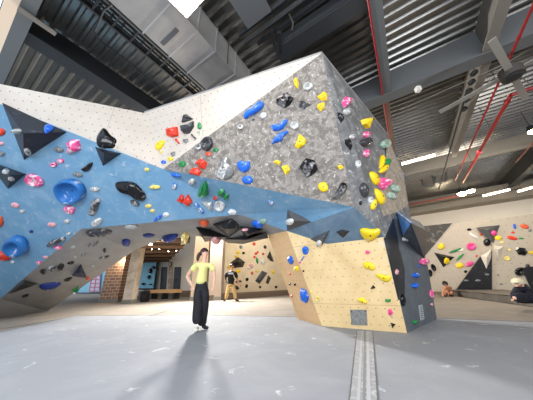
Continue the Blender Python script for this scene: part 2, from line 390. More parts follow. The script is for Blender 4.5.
def hold(label, pix, col, style='blob', h=None, chalky=False, name='climbing_hold', group=None, bolt=True, cat='climbing hold', plane=None, peak=(0, 0)):
    """pix: (x,y,rx,ry[,angle]) or list of outline points"""
    if isinstance(pix[0], (tuple, list)):
        base = list(pix); soft = style in ('blob', 'jug', 'dish', 'bowl')
        out = smooth_poly(base, 2) if soft else base
    else:
        x, y, rx, ry = pix[:4]; ang = pix[4] if len(pix) > 4 else 0
        out = shape_outline(x, y, rx, ry, ang, 16 if style in ('blob', 'jug', 'dish', 'bowl') else 6, .05 if style in ('blob', 'jug', 'dish', 'bowl') else .16)
    cx = sum(p[0] for p in out)/len(out); cy = sum(p[1] for p in out)/len(out)
    hn = plane or hit(cx, cy)
    if hn is None: print('MISS', label); return None
    P, n = hn
    ring = [onp(cx+(a-cx)*.93, cy+(b-cy)*.93, P, n) for a, b in out]
    c = sum(ring, Vector())/len(ring); size = sum((p-c).length for p in ring)/len(ring)
    if h is None: h = {'blob': .5, 'jug': .55, 'dish': .42, 'bowl': .5, 'crystal': .6, 'wedge': .6}[style]*size
    h = min(h, .2)
    e1 = (ring[0]-c).normalized(); e2 = n.cross(e1)
    prof = {'blob': [(1, -.02), (1.0, .22), (.9, .55), (.66, .86), (.33, 1)],
            'jug': [(1, -.02), (1.02, .45), (.9, .9), (.72, 1), (.58, .86), (.46, .5), (.3, .34)],
            'bowl': [(1, -.02), (1.02, .5), (.95, .9), (.87, 1), (.79, .85), (.72, .4), (.6, .1)],
            'dish': [(1, -.02), (1.0, .5), (.86, .95), (.72, 1), (.6, .8), (.25, .62)],
            'crystal': [(1, -.02), (.86, .5), (.42, 1)], 'wedge': [(1, -.02), (.55, .8)]}[style]
    v = []; f = []; k = len(ring); top = c+n*h*{'jug': .3, 'dish': .58, 'bowl': .05}.get(style, 1.03)
    pk = e1*peak[0]*size+e2*peak[1]*size
    for s_, z_ in prof:
        for p in ring:
            q = c+(p-c)*s_+n*h*z_+pk*(z_ if z_ > 0 else 0)*.6
            if style in ('crystal',) and z_ > 0: q += (e1*random.uniform(-.12, .12)+e2*random.uniform(-.12, .12)+n*random.uniform(-.15, .15))*size
            v.append(q)
    for r_ in range(len(prof)-1):
        for i in range(k): f.append((r_*k+i, r_*k+(i+1) % k, (r_+1)*k+(i+1) % k, (r_+1)*k+i))
    m0 = (len(prof)-1)*k; v.append(top+pk*.6); t = len(v)-1
    for i in range(k): f.append((m0+i, m0+(i+1) % k, t))
    f.append(tuple(range(k))[::-1])
    o = fixn(obj(name, v, f, hm(col, chalky), None, style in ('blob', 'jug', 'dish', 'bowl'), origin=c))
    tag(o, label, cat, group)
    if bolt and size > .05:
        bo = v[-1]; r_ = min(.014, size*.12)
        MB().tube(bo-n*.004, bo+n*.006, r_, 8).build('bolt', M_bolt, o, origin=bo)
    return o
def volume(label, pix, apex, h, m, group='dark triangular volumes', plane=None, name='climbing_volume'):
    cx = sum(p[0] for p in pix)/len(pix); cy = sum(p[1] for p in pix)/len(pix)
    P, n = plane or hit(cx, cy)
    ring = [onp(a, b, P, n) for a, b in pix]; top = onp(apex[0], apex[1], P+n*h, n); k = len(ring)
    base = [p-n*.02 for p in ring]; v = ring+base+[top]
    f = [(i, (i+1) % k, 2*k) for i in range(k)]+[(i, i+k, (i+1) % k+k, (i+1) % k) for i in range(k)]+[tuple(range(k, 2*k))]
    o = fixn(obj(name, v, f, m, None, origin=ring[0])); tag(o, label, 'climbing volume', group)
    surf_add(v, f[:k]); return o
M_vol = mat('black_volume', (28, 29, 34), .4, noise=((84, 86, 92), 5, .56, .78))
M_volg = mat('grey_volume', (84, 84, 86), .5, noise=((176, 176, 176), 5, .58, .75))
M_volw = mat('white_volume', (226, 218, 204), .6)
GB = 'holds on the blue panels'; GG = 'holds on the grey upper face'; GW = 'holds on the white strip'; GR = 'holds on the right side face'; GP = 'holds on the plywood base'; GU = 'holds under the arch'; GF = 'holds on the far annex wall'; GH = 'holds on the far plywood wall'
# ---- volumes first: holds may stand on them
volume('large black triangular volume at the far left under the white strip', [(2, 103), (67, 132), (24, 160)], (23, 133), .45, M_vol)
volume('black triangular volume cut by the left picture edge, below the large one', [(-14, 160), (26, 174), (8, 189)], (10, 175), .3, M_vol)
volume('small black pointed volume below the big glossy black hold on blue', [(95, 147), (121.5, 153.5), (103, 166)], (104, 153), .25, M_vol)
volume('dark triangular volume with a chalked face on the blue band left of the slate facet', [(286, 206), (311.5, 222), (287, 231)], (292, 220), .2, M_volg)
volume('dark chalky volume on the lower edge of the slate facet above plywood', [(330, 230), (310, 239), (322, 246)], (321, 240), .16, M_volg)
volume('small black flat diamond volume on the slate facet', [(336, 232), (342, 229.5), (350, 231), (343, 238)], (343, 233), .06, M_vol)
volume('leftmost black spiky volume hanging under the arch above the walking woman', [(191, 221), (230, 237.5), (205, 242)], (203, 236), .35, M_vol)
volume('chalk-smeared black volume under the arch, middle of the three', [(210, 223), (232, 218.5), (245, 228), (229, 237)], (226, 229), .3, mat('chalk_smeared_black', (40, 40, 44), .45, noise=((186, 186, 186), 5, .6, .72)))
volume('rightmost black pointed volume under the arch by the plywood side', [(239, 226), (264, 229), (246, 240)], (248, 234), .25, M_vol)
volume('wide flat black volume along the rear edge of the arch roof, behind the spiky ones', [(222, 239), (266, 233), (268, 238), (243, 244), (228, 243)], (245, 240), .2, M_vol, plane=hit(236, 234))
volume('black triangular volume at the lower left where blue meets the grey overhang', [(9, 294), (24, 280.5), (38, 284)], (24, 283), .3, M_vol)
volume('blue-black fin volume on the left overhang near the pink grid', [(72, 276), (81, 264), (87, 278)], (80, 272), .3, mat('navy_volume', (34, 42, 74), .5))
# ---- left blue panel
Ls = [
('red hold at the left picture edge beside the large black volume', (1, 132, 5, 4), 'red', 'blob'),
('small rose hold at the left edge below the red one', (1, 143.5, 3.5, 2), 'rose', 'blob'),
('grey hold at the left edge under the rose hold', (1.5, 154, 4, 2.6), 'grey', 'blob'),
('pale chalky knob on the left facet of the large black volume', (19, 131.5, 3.5, 3, 20), 'pale', 'blob'),
('blue and white chalked knob near the right corner of the large black volume', [(43, 128), (46, 124.5), (51, 124.5), (55, 128), (53, 131), (48, 133), (45, 135)], 'blue', 'blob'),
('chalky light blue knob near the bottom corner of the large black volume', (27.5, 151, 4, 3, 30), 'pale', 'jug'),
('pale knob on the cut-off black volume, upper', (6, 172, 4.5, 2.5), 'pale', 'blob'),
('pale knob on the cut-off black volume, lower', (11, 178.5, 3.5, 2.2), 'pale', 'blob'),
('grey flat hold left of the big pink lumpy hold', (59, 149.5, 5.5, 3, 10), 'grey', 'blob'),
('big pink lumpy hold on blue right of the large black volume', [(65, 143), (72, 139), (80, 139), (82, 149), (77, 152), (68, 155), (69, 148)], 'pink', 'crystal'),
('small pink round hold below the lumpy pink one, upper of two', (60.5, 161, 3.8, 2.6), 'pink', 'blob'),
('small pink round hold below the lumpy pink one, lower of two', (54, 164.5, 3.4, 2.6), 'pink', 'jug'),
('small glossy black curved hold between pink hold and black volume', [(80, 169), (84, 167.5), (89, 163), (93.5, 161), (93, 166), (88, 172), (84, 172)], 'black', 'blob'),
('grey hold just below the small curved black hold', (78, 174.5, 5.5, 2.5, 10), 'grey', 'blob'),
('big glossy black blobby hold straddling the white strip above a pointed volume', [(96, 144), (96, 137), (101, 130), (104, 127), (108, 130), (112, 136), (119, 140), (120, 146), (116, 150), (108, 149), (98, 148)], 'black', 'blob'),
('pink oval hold with chalked centre near the left edge', (35, 180, 10, 6, 22), 'pink', 'dish'),
('large blue bowl-shaped hold with a dark hollow mouth', [(56, 185), (62, 179), (72, 177), (83, 181), (88, 189), (86, 198), (78, 203), (68, 203), (60, 197)], 'sky', 'bowl'),
('grey oval hold right of the blue bowl-shaped hold', (95, 189, 5.5, 2.6, 5), 'pale', 'blob'),
('black bone-shaped hold standing upright below the grey oval hold', [(93, 198), (100, 197), (101.5, 201), (98, 208), (96.5, 214), (92, 217), (87.5, 213), (92, 207)], 'charcoal', 'blob'),
('pale oval hold tilted below the black bone-shaped hold', (97, 222, 6.5, 4, -30), 'pale', 'blob'),
('pink and white jug below the blue bowl-shaped hold', [(62, 208), (68, 205), (75, 206), (76, 211), (72, 215), (67, 213)], 'pink', 'blob'),
('tiny pale blue hold below the pink and white jug', (67.5, 221, 3.4, 2.4), 'pale', 'blob'),
('small rose hold on open blue near the left edge', (15.5, 205, 4.5, 2.6, 20), 'rose', 'blob'),
('small pale blue knob right of the rose hold at left', (22.5, 211, 3, 2), 'pale', 'blob'),
('small white and rose hold in the middle of the left blue panel', (52, 224.5, 4.6, 2.4, 8), 'rose', 'blob'),
('tiny dark screw-on hold above the blue ring hold', (31.5, 231.5, 2.2, 1.6), 'navy', 'blob'),
('orange hold cut by the left picture edge above the blue ring hold', (0, 221.5, 4, 6), 'orange', 'blob'),
('long black and white boomerang hold at the lower blue edge', [(46, 246), (50, 240), (58, 238), (65, 235.5), (67.5, 238), (64, 241.5), (56, 243), (50, 247)], 'charcoal', 'blob'),
('tiny pale hold at the blue edge above the boomerang hold', (69, 233.5, 3, 1.6, -25), 'pale', 'blob'),
('small pink hold right below the boomerang hold', (58, 247.5, 4.5, 2.2, 10), 'pink', 'blob'),
('large blue ring-shaped hold near the left edge', (18.5, 245, 12, 10.5, 15), 'sky', 'jug'),
('red-orange rounded hold below the blue ring hold at the left edge', (5, 255.5, 7, 5, 20), 'red', 'blob'),
('tiny white hold beside the red-orange hold', (12.5, 262, 2, 1.5), 'white', 'blob'),
('tiny pink hold at the lower blue edge, upper of two', (45.5, 257, 2.6, 1.5), 'rose', 'blob'),
('tiny pink hold at the lower blue edge, lower of two', (39, 262.5, 3, 2), 'pink', 'blob'),
('large black angular hold with grey top face in the middle of the blue panel', [(114, 183), (117, 180.5), (134, 180.5), (142, 188), (148, 196), (146, 201), (140, 201.5), (136, 196), (127, 193), (117, 190)], 'black', 'blob'),
('small chalky hold tucked below the large black angular hold', (135, 203, 5.5, 2.8, 30), 'charcoal', 'blob'),
('tiny yellow hold above the large black angular hold', (147, 169.5, 2.8, 2), 'cream', 'blob'),
('pale yellow double hold right of the large black angular hold', (155, 187, 6, 2.2, 0), 'cream', 'blob'),
('pale yellow knob under the large black angular hold, upper', (148.5, 206, 3.6, 2.2), 'cream', 'blob'),
('pale yellow knob under the large black angular hold, lower', (152.5, 210.8, 2.8, 1.8), 'cream', 'blob'),
('small white hold near the middle of the blue lower edge', (166, 214.5, 3.4, 2.4), 'white', 'blob'),
('thin blue fin hold pointing up-right near the blue lower edge', (158, 218, 5.5, 1.6, -35), 'blue', 'blob'),
]
for l_ in Ls: hold(l_[0], l_[1], l_[2], l_[3], group=GB, chalky=(l_[2] in ('pink', 'pale', 'charcoal')))
# ---- white strip
for l_ in [
('yellow half-moon hold on the white strip', [(155, 150), (156, 144), (161, 140), (166, 140), (164.5, 145), (160, 151)], 'yellow', 'blob'),
('pale yellow triangular foothold under the half-moon on the white strip', [(158.5, 150.5), (164, 151.5), (161, 155)], 'cream', 'wedge'),
('red blocky hold on the white strip', [(166, 130), (178, 126), (179.5, 136), (172, 138), (166, 136)], 'red', 'crystal'),
('thin red spike below the red blocky hold', [(174, 138.5), (176.5, 138), (180.5, 144), (179, 144.5)], 'red', 'wedge'),
('upper black cap-shaped hold of the stacked pair on the white strip', [(181.5, 123), (184, 115), (187, 114), (194, 119), (187, 122)], 'charcoal', 'crystal'),
('lower black cup-shaped hold of the stacked pair on the white strip', [(180.5, 125.5), (188, 123.5), (194.5, 121), (194.5, 127), (190, 134), (184, 135), (181, 131)], 'charcoal', 'crystal'),
('thin dark stick hold below the black pair', [(190, 134), (192, 133.5), (197, 139), (196, 140)], 'charcoal', 'wedge'),
('small grey wedge hold left of the dark stick', [(183, 139), (188.5, 138.5), (188, 142), (186, 144), (183, 142)], 'grey', 'crystal'),
('green leaf-shaped hold at the right of the black pair', [(197, 129), (198, 123), (200, 121.5), (202, 126), (201.5, 130)], 'green', 'blob'),
('pale green spike under the green leaf-shaped hold', [(198.5, 131), (200, 131), (199.5, 136)], 'mint', 'wedge'),
('small grey wedge hold near the lower tip of the white strip', [(170, 153), (175.5, 151.5), (175.5, 155), (172, 157)], 'grey', 'crystal'),
('small yellow hold at the lower tip of the white strip', (170.5, 159, 3.4, 2.6), 'yellow', 'crystal'),
('small blue hold at the lower tip of the white strip', (163.5, 162, 2.8, 2.2, 20), 'blue', 'crystal'),
]: hold(l_[0], l_[1], l_[2], l_[3], group=GW)
# ---- grey upper face
for l_ in [
('small grey ring hold left of the black ring', (199, 147, 4.2, 3.4, -10), 'grey', 'jug'),
('black ring hold with pale centre beside the white strip', (207.5, 144, 6, 7.5, 20), 'charcoal', 'jug'),
('small salmon hold under the black ring', (208.5, 154, 3.2, 2.4), 'orange', 'blob'),
('small green hold right of the salmon hold', (216, 150, 3.6, 2.6, -10), 'green', 'crystal'),
('green rounded hold left of the red blocks', (182.5, 164.5, 4, 4), 'green', 'crystal'),
('upper red block hold at the grey and blue border', [(195, 162), (200, 158), (208, 162.5), (205.5, 170), (200, 168)], 'red', 'crystal'),
('lower red block hold at the grey and blue border', [(188, 174), (191, 168), (199, 167), (202, 172), (200, 176.5)], 'red', 'crystal'),
('big grey and white lobed hold with a neck', [(223, 158), (226, 155.5), (229.5, 157), (230, 165), (236, 171), (233, 178), (225, 181.5), (217, 179), (213.5, 173.5), (221, 168)], 'grey', 'blob'),
('blue heart-shaped hold right of the lobed grey hold', [(236, 165), (238, 161), (243, 160.5), (247, 162), (251, 160.5), (250.5, 169), (246, 173), (240, 173)], 'blue', 'blob'),
('round blue hold directly below the blue heart-shaped hold', (247.5, 180, 6, 4.6, 10), 'blue', 'blob'),
('long blue block hold at the upper left of the grey face', [(243, 119), (243.5, 113), (252, 108), (261, 100), (265, 102), (264, 108), (256, 114), (246, 120)], 'blue', 'blob'),
('small pale grey hold under the long blue block', (263.5, 115.5, 4.4, 3.4, -30), 'pale', 'blob'),
('tiny dark screw-on hold below the long blue block', (253.5, 120, 1.4, 1.4), 'black', 'blob'),
('small pale round hold below the tiny dark one', (240.5, 127, 3.6, 2.6), 'pale', 'jug'),
('black crystal hold near the top of the grey face', [(275, 101), (283, 95), (288, 92), (295, 98), (291, 105), (285, 109), (276, 105)], 'black', 'crystal'),
('thin grey peg under the black crystal hold', [(279, 110), (280.5, 110), (280, 115), (278.5, 115)], 'grey', 'wedge'),
('black angular hold right of the black crystal', [(298, 107), (300.5, 100), (305, 101.5), (312, 105), (303, 110)], 'black', 'crystal'),
('topmost yellow hold near the apex of the grey face', [(293, 81), (296, 76.5), (299, 82), (298.5, 90), (295, 86)], 'yellow', 'crystal'),
('pale grey ring hold right of the topmost yellow hold', (308, 87, 5.5, 4.2, -10), 'pale', 'jug'),
('upper of the stacked yellow pair by the ridge', [(316.5, 97), (323, 91.5), (327.5, 93), (327, 101), (321, 101)], 'yellow', 'crystal'),
('lower of the stacked yellow pair by the ridge', [(317, 104), (325, 102), (325, 108), (321, 112), (317, 108)], 'yellow', 'crystal'),
('upper blue crescent hold in the middle of the grey face', [(270, 125), (276, 126), (283, 122), (288, 118), (288.5, 122), (283, 130), (275, 132), (271, 130)], 'blue', 'blob'),
('lower blue feathered hold in the middle of the grey face', [(270, 146), (274, 137), (281, 132), (288, 130), (289, 132.5), (283, 138), (282, 142), (275, 143)], 'blue', 'blob'),
('pale round hold right of the blue crescent', (294.5, 125.5, 5, 4.4), 'pale', 'dish'),
('yellow hourglass hold right of the blue feathered hold', [(294, 147), (297, 140), (299.5, 133), (307, 140), (305.5, 145), (298, 150)], 'yellow', 'crystal'),
('small yellow hold, left of the joined pair above blue', [(272.5, 162), (277, 159.5), (281.5, 162), (279, 166)], 'yellow', 'crystal'),
('yellow triangular hold, right of the joined pair above blue', [(281, 166.5), (288, 164.5), (291, 170), (286, 176)], 'yellow', 'crystal'),
('big black crystal hold with a white rib in the lower grey face', [(297.5, 168), (303, 162), (306, 157), (316, 160), (319, 170), (313, 176), (306.5, 178.5)], 'black', 'crystal'),
('small yellow hold right of the big black crystal', [(336.5, 166), (341, 164.5), (344.5, 168), (340, 170.5)], 'yellow', 'crystal'),
('yellow round-cornered hold below the big black crystal', [(317, 184), (322, 181.5), (327, 182.5), (329.5, 190), (324, 193), (319, 191)], 'yellow', 'blob'),
('long black crescent hold touching the blue band by the ridge', [(329, 200), (337, 191), (341, 181), (347, 182.5), (348, 189), (341, 197), (335, 201)], 'black', 'blob'),
]: hold(l_[0], l_[1], l_[2], l_[3], group=GG, chalky=l_[2] in ('grey', 'pale', 'black'))
# ---- blue band, right of the crease
for l_ in [
('thin blue sliver hold at the top edge of the blue band', (176, 175, 5.5, 1.5, 12), 'blue', 'blob'),
('small blue teardrop hold left of the red pair', (174.5, 186, 3.2, 4, 15), 'sky', 'blob'),
('pale grey dome hold above the green fin', (192, 181.5, 4, 3), 'pale', 'blob'),
('big green fin hold on the blue band', [(206, 179), (208.5, 186), (208.5, 195), (203, 196), (197, 191)], 'green', 'crystal'),
('green jagged hold right of the green fin, larger', [(217, 194), (221, 187.5), (225, 190), (222, 197)], 'green', 'crystal'),
('green jagged hold right of the green fin, smaller', (226, 196.5, 3, 4, 20), 'green', 'crystal'),
('tiny red hold left of the larger green jagged hold', (215.5, 198, 2.4, 2), 'red', 'crystal'),
('left red diamond hold of the pair on blue', [(176, 201), (181.5, 193.5), (184.5, 196), (183, 203)], 'red', 'crystal'),
('right red diamond hold of the pair on blue', [(182, 202), (188, 193), (193, 201), (188, 207)], 'red', 'crystal'),
('blue and white slipper-shaped hold at the lower blue edge', [(193, 203), (197, 202), (201, 207), (205, 211), (204, 215), (199, 212)], 'sky', 'blob'),
('white and grey triangular hold at the lower blue edge', [(201.5, 201), (212.5, 201), (213, 211), (208, 208)], 'pale', 'crystal'),
('pale round hold with a dark rim on the blue band', (220, 205.5, 6, 6), 'pale', 'dish'),
('chalky pale cluster hold at the arch edge', (232.5, 211.5, 5, 3.8), 'white', 'crystal'),
('white and blue hold on the right part of the blue band', [(266, 201.5), (270, 199.5), (274.5, 203), (272, 206)], 'sky', 'blob'),
('small green hold at the arch edge above a blue one', (263, 221, 4, 2.6), 'mint', 'blob'),
('blue hold hanging at the arch edge below the green one', (257.5, 224, 6.5, 3.2, 20), 'blue', 'blob'),
('chalky white knob on the dark volume of the blue band', (290.5, 221.5, 3.4, 3.6, 30), 'white', 'blob'),
('chalky white knob on the volume at the slate edge', (319, 243, 3, 3.2), 'white', 'blob'),
('large yellow bowl hold on the corner of slate and grey', [(358, 229.5), (363, 227), (372, 229), (380, 227.5), (382, 232), (376, 239), (369, 242), (362, 238)], 'yellow', 'blob'),
]: hold(l_[0], l_[1], l_[2], l_[3], group=GB, chalky=l_[2] in ('pale', 'white', 'sky'))
# ---- right side face
for l_ in [
('pink hold near the top of the right face', [(341, 102), (343.5, 98), (350, 99), (349.5, 105), (344, 108.5)], 'pink', 'crystal'),
('pale hold just under the topmost pink hold', (346.5, 112, 4, 4), 'pale', 'blob'),
('black chipped hold left of the pale one on the ridge', [(337, 112), (342, 113), (344, 120), (341, 124), (337.5, 118)], 'black', 'crystal'),
('yellow funnel-shaped hold high on the right face', [(360, 120), (370, 119), (369, 124), (366, 129.5), (362, 125)], 'yellow', 'crystal'),
('pink hold just under the yellow funnel', (366, 135, 3.6, 3.4), 'pink', 'blob'),
('dark grey round hold under the two upper pink holds', (365, 142.5, 6, 5), 'charcoal', 'blob'),
('small pale hold above the black beak-shaped hold', (352, 137, 3.2, 2.8), 'pale', 'blob'),
('black beak-shaped hold beside the ridge', [(344.5, 139), (349.5, 138.5), (352.5, 146), (350.5, 151), (345, 144)], 'black', 'crystal'),
('small pink oval hold in the middle of the right face', (366, 153.5, 3.2, 4.2), 'pink', 'blob'),
('pale drop-shaped hold in the middle of the right face', (358, 164, 3.4, 4.4), 'pale', 'blob'),
('mint and white ring hold high at the right edge', (383.5, 145, 4.4, 4.6, 10), 'mint', 'dish'),
('curved yellow sickle hold above the green one', [(379, 163), (380, 156), (382, 154), (384, 160), (382, 167), (379, 170)], 'yellow', 'blob'),
('dark green hold tucked beside the yellow sickle', (386, 162.5, 3.4, 4, -20), 'green', 'blob'),
('yellow wedge hold under the dark green hold', [(377.5, 172), (382, 166), (387, 164), (386.5, 169), (381, 175)], 'yellow', 'blob'),
('upper yellow petal hold of the long chain', [(368, 171), (373, 171.5), (377.5, 178), (379, 184), (375, 187), (370.5, 180)], 'yellow', 'blob'),
('lumpy pink hold between yellow petals and green leaves', [(377, 186), (380, 177), (387, 179), (388, 186), (382, 191)], 'pink', 'crystal'),
('large yellow petal hold lower in the long chain', [(373, 188), (376, 188.5), (382, 195), (384.5, 203), (381, 207), (376, 200)], 'yellow', 'blob'),
('small yellow petal hold at the bottom of the chain', (373.5, 204.5, 3.2, 6, 15), 'yellow', 'blob'),
('upper green leaf hold on the warm-lit panel', (394, 189, 3.6, 5.6, -50), 'mint', 'blob'),
('lower green leaf hold on the warm-lit panel', (391, 196, 3.2, 5, -50), 'mint', 'blob'),
('pale round hold left of the yellow petal chain', (370.5, 200, 3.4, 4), 'pale', 'blob'),
('dark flat hold left of the upper yellow petal', (364, 190, 4.8, 8, -10), 'charcoal', 'blob'),
('tiny black hold left of the pale round hold', (360.5, 203, 1.6, 2.4), 'black', 'blob'),
('black hold half hidden at the plywood and grey corner', (402.5, 300, 2, 6.5, -5), 'black', 'blob'),
('upper blue hold of the pair on the lower grey panel', [(412.5, 273.5), (416, 272), (418, 276), (415, 278.5), (412, 277)], 'blue', 'crystal'),
('lower blue hold of the pair on the lower grey panel', [(411.5, 284), (415.5, 282.5), (417.5, 286.5), (414, 288.5), (411, 287)], 'blue', 'crystal'),
('tiny blue hold above the blue pair', (418.6, 266, 1.3, 1.2), 'blue', 'blob'),
('pink round hold on the upper right of the lower grey panel', (423, 261.5, 4, 4), 'pink', 'blob'),
('pink hold at the right edge low on the grey panel', (431, 294, 1.8, 4.6, -10), 'pink', 'blob'),
('tiny pink hold at the right edge near the floor', (431.5, 304.5, 1.3, 1.4), 'rose', 'blob'),
('small white and pink hold on the dark strip of the side', (396.5, 272, 1.6, 3, 0), 'rose', 'blob'),
('small green hold low on the grey panel near the floor', (414.5, 322, 2.4, 2.6, 20), 'green', 'blob'),
]: hold(l_[0], l_[1], l_[2], l_[3], group=GR, chalky=l_[2] in ('mint', 'pale', 'pink'))
# ---- plywood base
for l_ in [
('blue rounded hold at the top left of the plywood front', [(302, 247), (306, 245.5), (309.5, 248), (308.5, 254), (304.5, 255.5), (302, 252)], 'blue', 'blob'),
('thin blue peg below the blue rounded hold', [(303.5, 256), (304.8, 256.3), (301.5, 261.5), (300.5, 261)], 'blue', 'wedge'),
('tiny crimson hold at the end of the blue peg', (300, 262.5, 1.3, 1.2), 'pink', 'blob'),
('blue oval hold on the plywood side edge', (291, 260, 2.8, 4.6, -15), 'blue', 'blob'),
('small yellow hold at the plywood side edge', (297, 268.5, 2, 3.2, -20), 'yellow', 'crystal'),
('tiny black hold on the left part of the plywood front', (303.5, 271, 1.1, 1.1), 'black', 'blob'),
('large blue hold low on the plywood corner', [(301, 287.5), (306, 289), (309.5, 297), (308, 302.5), (304, 300), (301, 293)], 'blue', 'crystal'),
('small yellow-green hold beside the large low blue hold, upper', (311.5, 292, 1.6, 2.2), 'cream', 'blob'),
('small yellow-green hold beside the large low blue hold, lower', (317.5, 298.5, 2, 3, 20), 'cream', 'jug'),
('small magenta hold high on the plywood front', [(364.5, 253), (367, 250), (371, 252), (369, 254), (366.5, 254)], 'pink', 'crystal'),
('yellow curved hold, upper left of the two long ones on plywood', [(361.5, 263), (366, 261.5), (372, 262), (377, 267), (374, 271.5), (369, 269), (365, 269)], 'yellow', 'blob'),
('yellow curved hold, lower right of the two long ones on plywood', [(374, 273), (379, 273.5), (386, 275.5), (392, 275), (391.5, 281), (386, 282.5), (379, 279)], 'yellow', 'blob'),
('small black triangular hold below the long yellow holds', [(370, 289.5), (373, 284.5), (376, 288)], 'black', 'wedge'),
('small flat yellow hold above the grey access plate', [(357, 299), (363, 297), (368, 302), (366, 304), (360, 302)], 'yellow', 'crystal'),
('small green rectangular hold near the right plywood edge', [(385, 299), (391, 299), (391, 302), (385, 302)], 'green', 'wedge'),
('small pink hold low on the right of the plywood', [(388, 309), (391, 308.5), (393.5, 313), (390.5, 316.5), (388, 314)], 'pink', 'crystal'),
('black and white triangular hold at the bottom right of the plywood', [(390, 322.5), (396, 324), (392.5, 329)], 'black', 'wedge'),
('tiny orange hold on the shaded plywood side, left', (290, 274, 1, 1.3), 'orange', 'blob'),
('tiny black hold on the shaded plywood side, upper left', (290, 284, 1.2, 1.3), 'black', 'blob'),
('tiny black hold on the shaded plywood side, upper right', (295, 284.5, 1.2, 1.5), 'black', 'blob'),
('tiny orange hold low on the shaded plywood side', (292, 296, 1.1, 1.4), 'orange', 'blob'),
]: hold(l_[0], l_[1], l_[2], l_[3], group=GP)
# ---- under the arch
for l_ in [
('salmon-red hold between the black volumes under the arch', (204, 222.5, 5, 2.8, 5), 'orange', 'blob'),
('flat yellow hold hanging left of the black spiky volumes', [(180, 236), (185, 231), (190, 235), (187, 241), (182, 240)], 'cream', 'crystal'),
('long thin navy hold under the arch left of the yellow hold', (170, 236, 9, 2, -10), 'navy', 'blob'),
('flat black and navy hold under the arch, left of the long navy one', (149, 234.5, 7, 1.6, -5), 'navy', 'blob'),
('small round blue hold on the grey overhang', (126.5, 241.5, 4.6, 3, 10), 'navy', 'blob'),
('long white hold with a black shadow at the blue lower edge', (131, 226.5, 7.5, 1.8, 0), 'pale', 'blob'),
('long black and white hold along the top of the grey overhang', (99, 231.3, 14, 2.6, -2), 'charcoal', 'blob'),
('slim black and white hold high on the grey overhang', (93, 243.5, 6.5, 1.8, -28), 'charcoal', 'blob'),
('small pale hold high left on the grey overhang', (73, 247, 3, 1.5, -15), 'pale', 'blob'),
('small grey hold in the middle of the grey overhang', (84, 254.5, 3.2, 1.6, -20), 'grey', 'blob'),
('tiny black hold right of the middle of the grey overhang', (104.5, 250, 1.8, 2.4), 'black', 'blob'),
('thin dark hold below the tiny black hold on the overhang', (104, 257, 6, 1, -15), 'charcoal', 'blob'),
('tiny pale hold right of the fin volume', (92.5, 266, 2.4, 1.3, -20), 'pale', 'blob'),
('black shard hold, first from the left in the cluster on the overhang', (43, 271, 4.4, 2.4, -20), 'black', 'crystal'),
('black and white shard hold, second in the cluster on the overhang', (52, 268, 5, 2.8, -15), 'charcoal', 'crystal'),
('black shard hold, third in the cluster on the overhang', (61, 266.5, 4.6, 3.4, -35), 'black', 'crystal'),
('black shard hold, last in the cluster on the overhang', (71, 262.5, 4.4, 1.4, -15), 'black', 'crystal'),
('long blue and white slug-shaped hold low on the overhang', [(38, 285), (44, 283), (54, 282), (62, 282), (62, 284), (55, 287), (46, 289), (40, 288)], 'navy', 'blob'),
('thin black hold between the slug-shaped hold and the fin', (68, 279, 4.6, 1.6, -20), 'black', 'blob'),
('tiny black hold below the lower left black volume', (25.5, 295.5, 4, 1.2, -18), 'black', 'blob'),
('small red-tipped hold at the edge of the overhang', (87.5, 278, 2, 1.6), 'red', 'blob'),
('small dark green hold at the lower edge of the overhang', [(72, 289.5), (79, 285.5), (76, 292)], 'green', 'wedge'),
('tiny pale hold in the middle of the overhang', (75, 257, 2, 1.2), 'pale', 'blob'),
]: hold(l_[0], l_[1], l_[2], l_[3], group=GU, chalky=l_[2] == 'charcoal')
# rose hold on the last volume
hold('dusty rose flat hold among the black volumes under the arch', (216, 238.5, 5.5, 1.8, 5), 'rose', 'blob', group=GU)
hold('small dark red flat hold on the rightmost black volume', (245, 230, 3.6, 1.2, -5), 'rose', 'blob', group=GU)

# ---- right edge volume with blue face
v0, v1, v2, v3, v4 = (399, 213), (428, 230), (424, 262), (404, 256), (400, 240)
hh, nn = P3.lerp(S5, .5), (P4-P3).cross(T1-P3).normalized()
if nn.dot(hh-O) > 0: nn = -nn
Rg = [onp(x, y, hh, nn) for x, y in ((397, 212), (420, 222), (425, 259), (412, 246))]
vol = empty('climbing_volume', Rg[3]); tag(vol, 'dark prow volume with a bright blue facet jutting from the right side face', 'climbing volume')
tip = onp(428, 231, hh+nn*.18, nn); mid = onp(411, 223, hh+nn*.42, nn)
def tri(name, pts, m):
    c = sum(pts, Vector())/len(pts); n = (pts[1]-pts[0]).cross(pts[2]-pts[0]).normalized()
    if n.dot(c-O) > 0: n = -n
    k = len(pts); bk = [p-n*.02 for p in pts]
    surf_add(pts, [tuple(range(k))])
    return fixn(obj(name, pts+bk, [tuple(range(k)), tuple(range(k, 2*k))[::-1]]+[(i, (i+1) % k, (i+1) % k+k, i+k) for i in range(k)], m, vol))
low = onp(403, 236, hh+nn*.06, nn)
tri('blue_facet', [Rg[0], mid, low], mat('bright_blue_facet', (96, 164, 244), .45, noise=((226, 232, 240), 6, .54, .66)))
tri('grey_facet', [Rg[0], Rg[1], tip, mid], M_rgrey)
tri('shadow_side_facet', [mid, tip, Rg[2]], M_dark)  # near-black colour paints in the volume's shadow side
tri('lower_facet', [mid, Rg[2], Rg[3], low], M_gpan)
hold('chalky white and blue grip hold below the blue facet of the prow volume', (405.5, 239, 4, 3, 20), 'white', 'crystal', group=GR, chalky=True)
hold('pale blue hold on the right silhouette beside the tube lamp', (401.5, 177, 2.6, 5, -10), 'sky', 'blob', group=GR, plane=(S3, (nn+Vector((-.3, -.6, 0))).normalized()))
